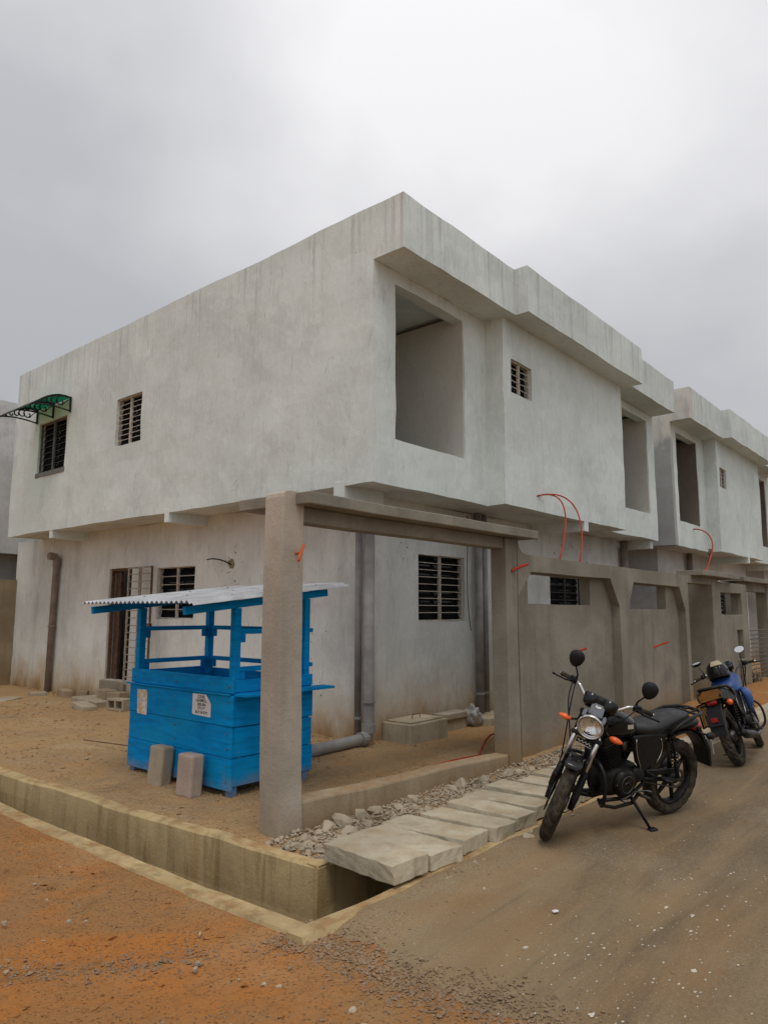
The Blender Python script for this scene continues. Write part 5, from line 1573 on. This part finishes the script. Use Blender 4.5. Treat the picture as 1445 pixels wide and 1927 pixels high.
    for s_ in (-1, 1):
        m_ = MB(); m_.lathe([(.0, .105), (.020, .10), (.035, .088), (.038, .075), (.040, .0)], Vector((.05, .112 * s_, .365)), (0, s_, 0), 28); cv = B(m_, 'engine_cover', 'mc_alloy_dark', False, eng)
        m_ = MB(); m_.tube([Vector((.05 + .062 * math.cos(a), .151 * s_, .365 + .062 * math.sin(a))) for a in [k * .35 for k in range(18)]], .004, 6, closed=True); m_.tube([Vector((.02, .152 * s_, .35)), Vector((.045, .152 * s_, .385)), Vector((.08, .152 * s_, .372))], .005, 6); B(m_, 'cover_ridge', 'mc_alloy', False, cv)
        m_ = MB(); m_.lathe([(.0, .062), (.018, .058), (.026, .045), (.028, .0)], Vector((-.10, .10 * s_, .41)), (0, s_, 0), 22); B(m_, 'sprocket_cover', 'mc_alloy_dark', False, eng)
        for k in range(6):
            an = k * 1.047; m_ = MB(); m_.tube([Vector((.05 + .094 * math.cos(an), .118 * s_, .365 + .094 * math.sin(an))), Vector((.05 + .094 * math.cos(an), .138 * s_, .365 + .094 * math.sin(an)))], .007, 7); B(m_, 'bolt', 'mc_alloy', False, eng)
    m_ = MB(); m_.loft([(Vector((-.02, -.01, .60)), (0, 1, 0), (0, 0, 1), .04, .045, 3), (Vector((-.12, -.01, .60)), (0, 1, 0), (0, 0, 1), .05, .055, 3)], 14); B(m_, 'carburettor', 'mc_alloy', False, eng)
    # exhaust on the right side
    m_ = MB(); ex = [Vector((.25, -.02, .60)), Vector((.36, -.06, .50)), Vector((.33, -.12, .30)), Vector((.15, -.15, .22)), Vector((-.20, -.155, .23))]
    fine = []
    for k in range(len(ex) - 1):
        p_ = [ex[max(0, k - 1)], ex[k], ex[k + 1], ex[min(len(ex) - 1, k + 2)]]
        for q in range(5):
            t_ = q / 5; fine.append(.5 * ((2 * p_[1]) + (p_[2] - p_[0]) * t_ + (2 * p_[0] - 5 * p_[1] + 4 * p_[2] - p_[3]) * t_ ** 2 + (3 * p_[1] - p_[0] - 3 * p_[2] + p_[3]) * t_ ** 3))
    fine.append(ex[-1]); m_.tube(fine, .019, 10); B(m_, 'exhaust_pipe', 'mc_alloy')
    m_ = MB(); m_.tube([Vector((-.18, -.155, .23)), Vector((-.24, -.16, .24)), Vector((-.70, -.175, .30)), Vector((-.84, -.18, .33)), Vector((-.86, -.18, .333))], [.022, .042, .046, .036, .02], 16); B(m_, 'muffler', 'mc_alloy_dark')
    # crash bar / engine guard
    for s_ in (-1, 1):
        m_ = MB(); pts_ = [Vector((.29, .03 * s_, .55)), Vector((.36, .13 * s_, .56)), Vector((.375, .20 * s_, .50)), Vector((.37, .22 * s_, .40)), Vector((.35, .20 * s_, .29)), Vector((.29, .13 * s_, .235)), Vector((.22, .04 * s_, .235))]
        fine = []
        for k in range(len(pts_) - 1):
            p_ = [pts_[max(0, k - 1)], pts_[k], pts_[k + 1], pts_[min(len(pts_) - 1, k + 2)]]
            for q in range(4):
                t_ = q / 4; fine.append(.5 * ((2 * p_[1]) + (p_[2] - p_[0]) * t_ + (2 * p_[0] - 5 * p_[1] + 4 * p_[2] - p_[3]) * t_ ** 2 + (3 * p_[1] - p_[0] - 3 * p_[2] + p_[3]) * t_ ** 3))
        fine.append(pts_[-1]); m_.tube(fine, .0135, 9); B(m_, 'crash_bar', 'mc_frame')
    m_ = MB()
    for s_ in (-1, 1): m_.tube([Vector((.28, .12 * s_, .235)), Vector((.12, .11 * s_, .19)), Vector((-.06, .11 * s_, .20)), Vector((-.12, .11 * s_, .25))], .013, 8)
    B(m_, 'lower_guard', 'mc_frame')
    # side panels
    for s_ in (-1, 1):
        m_ = MB(); m_.prism([(-.0, .71), (-.03, .60), (-.06, .51), (-.11, .455), (-.17, .44), (-.25, .475), (-.32, .56), (-.37, .64), (-.40, .70), (-.2, .712)], 'y', .095, .125); m_.xf(lambda p: Vector((p.x, p.y * s_, p.z))); pn = B(m_, 'side_panel', 'mc_plastic', smooth=False, tri=True, bevel=.012)
        for pp in (((-.03, .129 * s_, .69), (-.035, .130 * s_, .60), (-.06, .130 * s_, .54), (-.11, .129 * s_, .46)), ((-.31, .129 * s_, .67), (-.33, .130 * s_, .63), (-.36, .130 * s_, .57), (-.28, .129 * s_, .49))):
            m_ = MB(); m_.tube(bez(*pp, 8), .0035, 5); B(m_, 'panel_trim', 'mc_chrome', False, pn)
        # swingarm, shock, pegs
        m_ = MB(); m_.tube([Vector((-.18, .085 * s_, .36)), Vector((-.45, .095 * s_, .33)), hub_r + Vector((-.02, .095 * s_, 0))], .019, 8); B(m_, 'swingarm', 'mc_frame')
        sh0, sh1 = hub_r + Vector((.06, .11 * s_, .03)), Vector((-.46, .115 * s_, .68)); sd = (sh1 - sh0)
        m_ = MB(); m_.tube([sh0, sh0 + sd * .35], .016, 10); m_.tube([sh0 + sd * .3, sh1], .009, 8); m_.tube([sh1 - sd * .10, sh1], .022, 10); sk = B(m_, 'shock_absorber', 'mc_frame')
        ax1 = sd.normalized(); u_ = ax1.orthogonal().normalized(); w_ = ax1.cross(u_)
        m_ = MB(); m_.tube([sh0 + sd * (.25 + .62 * k / 70) + (u_ * math.cos(k * .7) + w_ * math.sin(k * .7)) * .026 for k in range(71)], .0048, 5); B(m_, 'shock_spring', 'mc_frame', False, sk)
        m_ = MB(); m_.tube([Vector((-.10, .12 * s_, .27)), Vector((-.10, .235 * s_, .275))], .013, 8); B(m_, 'foot_peg', 'mc_rubber')
        m_ = MB(); m_.tube([Vector((-.33, .12 * s_, .36)), Vector((-.36, .225 * s_, .36))], .012, 8); m_.tube([Vector((-.20, .10 * s_, .42)), Vector((-.33, .12 * s_, .36))], .009, 8); B(m_, 'passenger_peg', 'mc_frame')
        # rear indicator
        rc = Vector((-.86, .17 * s_, .655))
        m_ = MB(); m_.tube([Vector((-.80, .05 * s_, .665)), rc], .009, 8); B(m_, 'indicator_stalk', 'mc_plastic')
        m_ = MB(); m_.loft([(rc + Vector((.045, 0, 0)), (0, 1, 0), (0, 0, 1), .008, .008, 2), (rc + Vector((.02, 0, 0)), (0, 1, 0), (0, 0, 1), .026, .026, 2), (rc + Vector((-.01, 0, 0)), (0, 1, 0), (0, 0, 1), .031, .031, 2)], 14); ind = B(m_, 'indicator_housing', 'mc_plastic')
        m_ = MB(); m_.lathe([(-.034, .0), (-.030, .014), (-.020, .026), (-.0105, .031)], rc, (1, 0, 0), 16); B(m_, 'indicator', 'mc_orange', False, ind)
    # chain guard
    m_ = MB(); m_.prism([(-.25, .40), (-.62, .385), (-.66, .365), (-.62, .35), (-.25, .36)], 'y', .055, .068); B(m_, 'chain_guard', 'mc_frame', smooth=False, tri=True)
    m_ = MB(); m_.tube([Vector((-.20, .062, .41)), hub_r + Vector((0, .062, .075))], .006, 6); m_.tube([Vector((-.20, .062, .33)), hub_r + Vector((0, .062, -.075))], .006, 6); m_.lathe([(-.003, .055), (-.003, .08), (.003, .08), (.003, .055)], hub_r + Vector((0, .062, 0)), (0, 1, 0), 30, True); B(m_, 'chain', 'mc_alloy')
    # rear fender and tail
    m_ = MB(); secs = []
    for k in range(12):
        an = R(70 + k * 6.6); rad = RR + .05 + .004 * k
        c_ = hub_r + Vector((math.cos(an) * rad, 0, math.sin(an) * rad)); secs.append((c_, (0, 1, 0), Vector((math.cos(an), 0, math.sin(an))), .078 - .0012 * k, .014, 3))
    m_.loft(secs, 14); fd = B(m_, 'rear_fender', 'mc_plastic')
    m_ = MB(); m_.prism([(-.86, .70), (-1.02, .50), (-1.06, .36), (-1.04, .355), (-1.0, .49), (-.83, .69)], 'y', -.075, .075); B(m_, 'mud_flap', 'mc_plastic', False, fd, smooth=False, tri=True)
    m_ = MB(); pc = Vector((-1.035, 0, .52)); m_.obox(pc, Vector((-.025, 0, -.06)), (0, .085, 0), Vector((.0025, 0, -.001))); B(m_, 'number_plate', 'mc_plate' if kind == 'tank' else 'mc_plastic', False, fd, smooth=False)
    m_ = MB(); m_.loft([(Vector((-.66, 0, .72)), (0, 1, 0), (0, 0, 1), .11, .045, 3), (Vector((-.78, 0, .73)), (0, 1, 0), (0, 0, 1), .095, .04, 3), (Vector((-.88, 0, .74)), (0, 1, 0), (0, 0, 1), .065, .025, 3)], 16); B(m_, 'tail_cowl', 'mc_plastic', sub=1)
    m_ = MB(); m_.loft([(Vector((-.80, 0, .685)), (0, 1, 0), (0, 0, 1), .055, .03, 3), (Vector((-.90, 0, .685)), (0, 1, 0), (0, 0, 1), .055, .032, 3), (Vector((-.925, 0, .685)), (0, 1, 0), (0, 0, 1), .045, .024, 2.5)], 16); B(m_, 'tail_light', 'mc_red')
    # grab rail / carrier
    m_ = MB()
    rail = [Vector((-.40, .135, .70)), Vector((-.52, .15, .775)), Vector((-.66, .145, .815)), Vector((-.80, .11, .825)), Vector((-.85, .05, .827)), Vector((-.85, -.05, .827)), Vector((-.80, -.11, .825)), Vector((-.66, -.145, .815)), Vector((-.52, -.15, .775)), Vector((-.40, -.135, .70))]
    m_.tube(rail, .014 if kind == 'tank' else .017, 10)
    for q in (-.045, .045): m_.tube([Vector((-.66, q, .805)), Vector((-.85, q * .8, .827))], .010, 8)
    m_.tube([Vector((-.74, -.125, .82)), Vector((-.74, .125, .82))], .010, 8)
    B(m_, 'grab_rail', 'mc_frame')
    # stand and pedals
    ca, sa_ = math.cos(-lean), math.sin(-lean)
    foot = T.inverted() @ (T @ Vector((-.10, .32, 0)) * 1.0)
    fw_ = T @ Vector((-.14, .24, 0)); fw_.z = z0 + .008; foot = T.inverted() @ fw_
    m_ = MB(); m_.tube([Vector((-.05, .10, .25)), Vector((-.06, .13, .22)).lerp(foot, .35), foot], [.014, .012, .011], 8); m_.obox(foot + Vector((-.01, .015, .0)), (.035, 0, 0), (0, .022, 0), (0, 0, .005)); B(m_, 'side_stand', 'mc_frame')
    m_ = MB(); m_.tube([Vector((-.04, .15, .30)), Vector((.08, .165, .275)), Vector((.13, .165, .27)), Vector((.13, .21, .27))], .007, 7); m_.tube([Vector((-.04, .15, .30)), Vector((-.14, .165, .305)), Vector((-.15, .21, .31))], .007, 7); B(m_, 'gear_lever', 'mc_alloy')
    m_ = MB(); m_.tube([Vector((-.06, -.16, .34)), Vector((-.10, -.18, .50)), Vector((-.09, -.25, .52))], .009, 7); B(m_, 'kick_starter', 'mc_alloy')
    if kind == 'tail':
        # angular tail: amber panel over red lamp, side fairings
        m_ = MB(); m_.prism([(-.12, .0), (.10, -.012), (.125, .035), (.06, .095), (-.10, .095), (-.135, .05)], 'x', -.006, .006); m_.xf(lambda p: Vector((-.93 + p.z * .35 + p.x, p.y, .715 + p.z))); B(m_, 'tail_reflector', 'mc_amber', smooth=False, tri=True, bevel=.004)
        for s_ in (-1, 1):
            m_ = MB(); m_.prism([(-.25, .67), (-.50, .64), (-.90, .70), (-.95, .74), (-.86, .80), (-.55, .77), (-.28, .73)], 'y', .115, .14); m_.xf(lambda p: Vector((p.x, p.y * s_ * (1 + .25 * min(0, p.x + .5)), p.z))); B(m_, 'tail_fairing', 'mc_plastic', smooth=False, tri=True, bevel=.01)
        m_ = MB(); m_.obox(Vector((-1.055, 0, .52)), Vector((-.006, 0, -.0)), (0, .035, 0), (0, 0, .022)); B(m_, 'rear_reflector', 'mc_red', smooth=False, bevel=.004)
        # blue cloth cover bulging over the tank and hanging on the right side
        m_ = MB(); tx2 = [(.36, .79, .06, .06, 2.3), (.30, .80, .125, .105, 2.4), (.18, .805, .165, .125, 2.4), (.05, .79, .17, .125, 2.4), (-.08, .77, .15, .095, 2.3), (-.17, .75, .11, .05, 2.2)]
        m_.loft([(Vector((a, 0, z)), (0, 1, 0), (0, 0, 1), w, h, e_) for a, z, w, h, e_ in tx2], 28)
        m_.xf(lambda p: p + mnoise.noise_vector(p * 9) * .022 + mnoise.noise_vector(p * 22) * .008)
        cvr = B(m_, 'tank_cover', 'mc_blue', sub=2); cvr['label'] = 'blue cloth tank cover'
        m_ = MB(); m_.loft([(Vector((.02, -.16, .74)), (1, 0, 0), (0, 1, 0), .13, .035, 2.5), (Vector((.03, -.19, .65)), (1, 0, 0), (0, 1, 0), .13, .05, 2.4), (Vector((.05, -.18, .54)), (1, 0, 0), (0, 1, 0), .10, .04, 2.4), (Vector((.06, -.16, .44)), (1, 0, 0), (0, 1, 0), .05, .025, 2.2)], 20)
        m_.xf(lambda p: p + mnoise.noise_vector(p * 10) * .02)
        B(m_, 'cover_flap', 'mc_blue', False, cvr, sub=1)
        for k in range(8):
            m_ = MB(); m_.tube([Vector((-.50 - .055 * k, .155, .68)), Vector((-.50 - .055 * k, .165, .45))], .005, 5); B(m_, 'sari_guard_bar', 'mc_frame')
        m_ = MB(); m_.tube([Vector((-.47, .155, .68)), Vector((-.92, .155, .68)), Vector((-.92, .165, .45)), Vector((-.47, .165, .45))], .008, 6, closed=True); B(m_, 'sari_guard', 'mc_frame')
    return o, T

mc1, T1 = motorcycle('black motorcycle with round headlight on its side stand, nearest the camera', (4.87, 2.57), (6.06, 2.17), R(9.5), R(38), 'tank')
mc2, T2 = motorcycle('farther motorcycle seen from behind with blue tank cover and amber tail', (9.68, 2.30), (8.42, 2.20), R(17), R(12), 'tail')

def helmet():
    h = thing('helmet', 'black open helmet with tan visor resting on the blue motorcycle tank', 'helmet', tuple(T2 @ Vector((.0, 0, .93))))
    base = h.matrix_world.translation.copy()
    X = T2 @ Matrix.Translation(Vector((-.03, .02, .955))) @ Matrix.Rotation(R(200), 4, 'Z') @ Matrix.Rotation(R(-8), 4, 'Y')
    def part(name, fn, mat, nu=28, nv=14, v0=-.35, v1=1.57, u0=0, u1=6.2832, parent=None):
        mb = MB()
        for j in range(nv + 1):
            v = v0 + (v1 - v0) * j / nv
            for i in range(nu + 1):
                u = u0 + (u1 - u0) * i / nu
                mb.v.append(tuple(X @ fn(u, v)))
        for j in range(nv):
            for i in range(nu):
                a = j * (nu + 1) + i; mb.f.append((a, a + 1, a + nu + 2, a + nu + 1))
        ob = mb.build(name, M[mat], None, smooth=True); ob.data.transform(Matrix.Translation(-base)); ob.parent = parent or h
        sol = ob.modifiers.new('s', 'SOLIDIFY'); sol.thickness = .008
        return ob
    def shell(u, v, k=1.0): return Vector((math.cos(v) * math.cos(u) * .145 * k, math.cos(v) * math.sin(u) * .122 * k, math.sin(v) * .135 * k + (-.02 if v < -.2 else 0)))
    part('shell', lambda u, v: shell(u, v), 'mc_black')
    part('visor', lambda u, v: shell(u, v, 1.035), 'mc_visor', 18, 8, .42, .95, -.62, .55)
    part('rim_trim', lambda u, v: shell(u, v, 1.02), 'mc_plastic', 28, 2, -.40, -.28)
helmet()
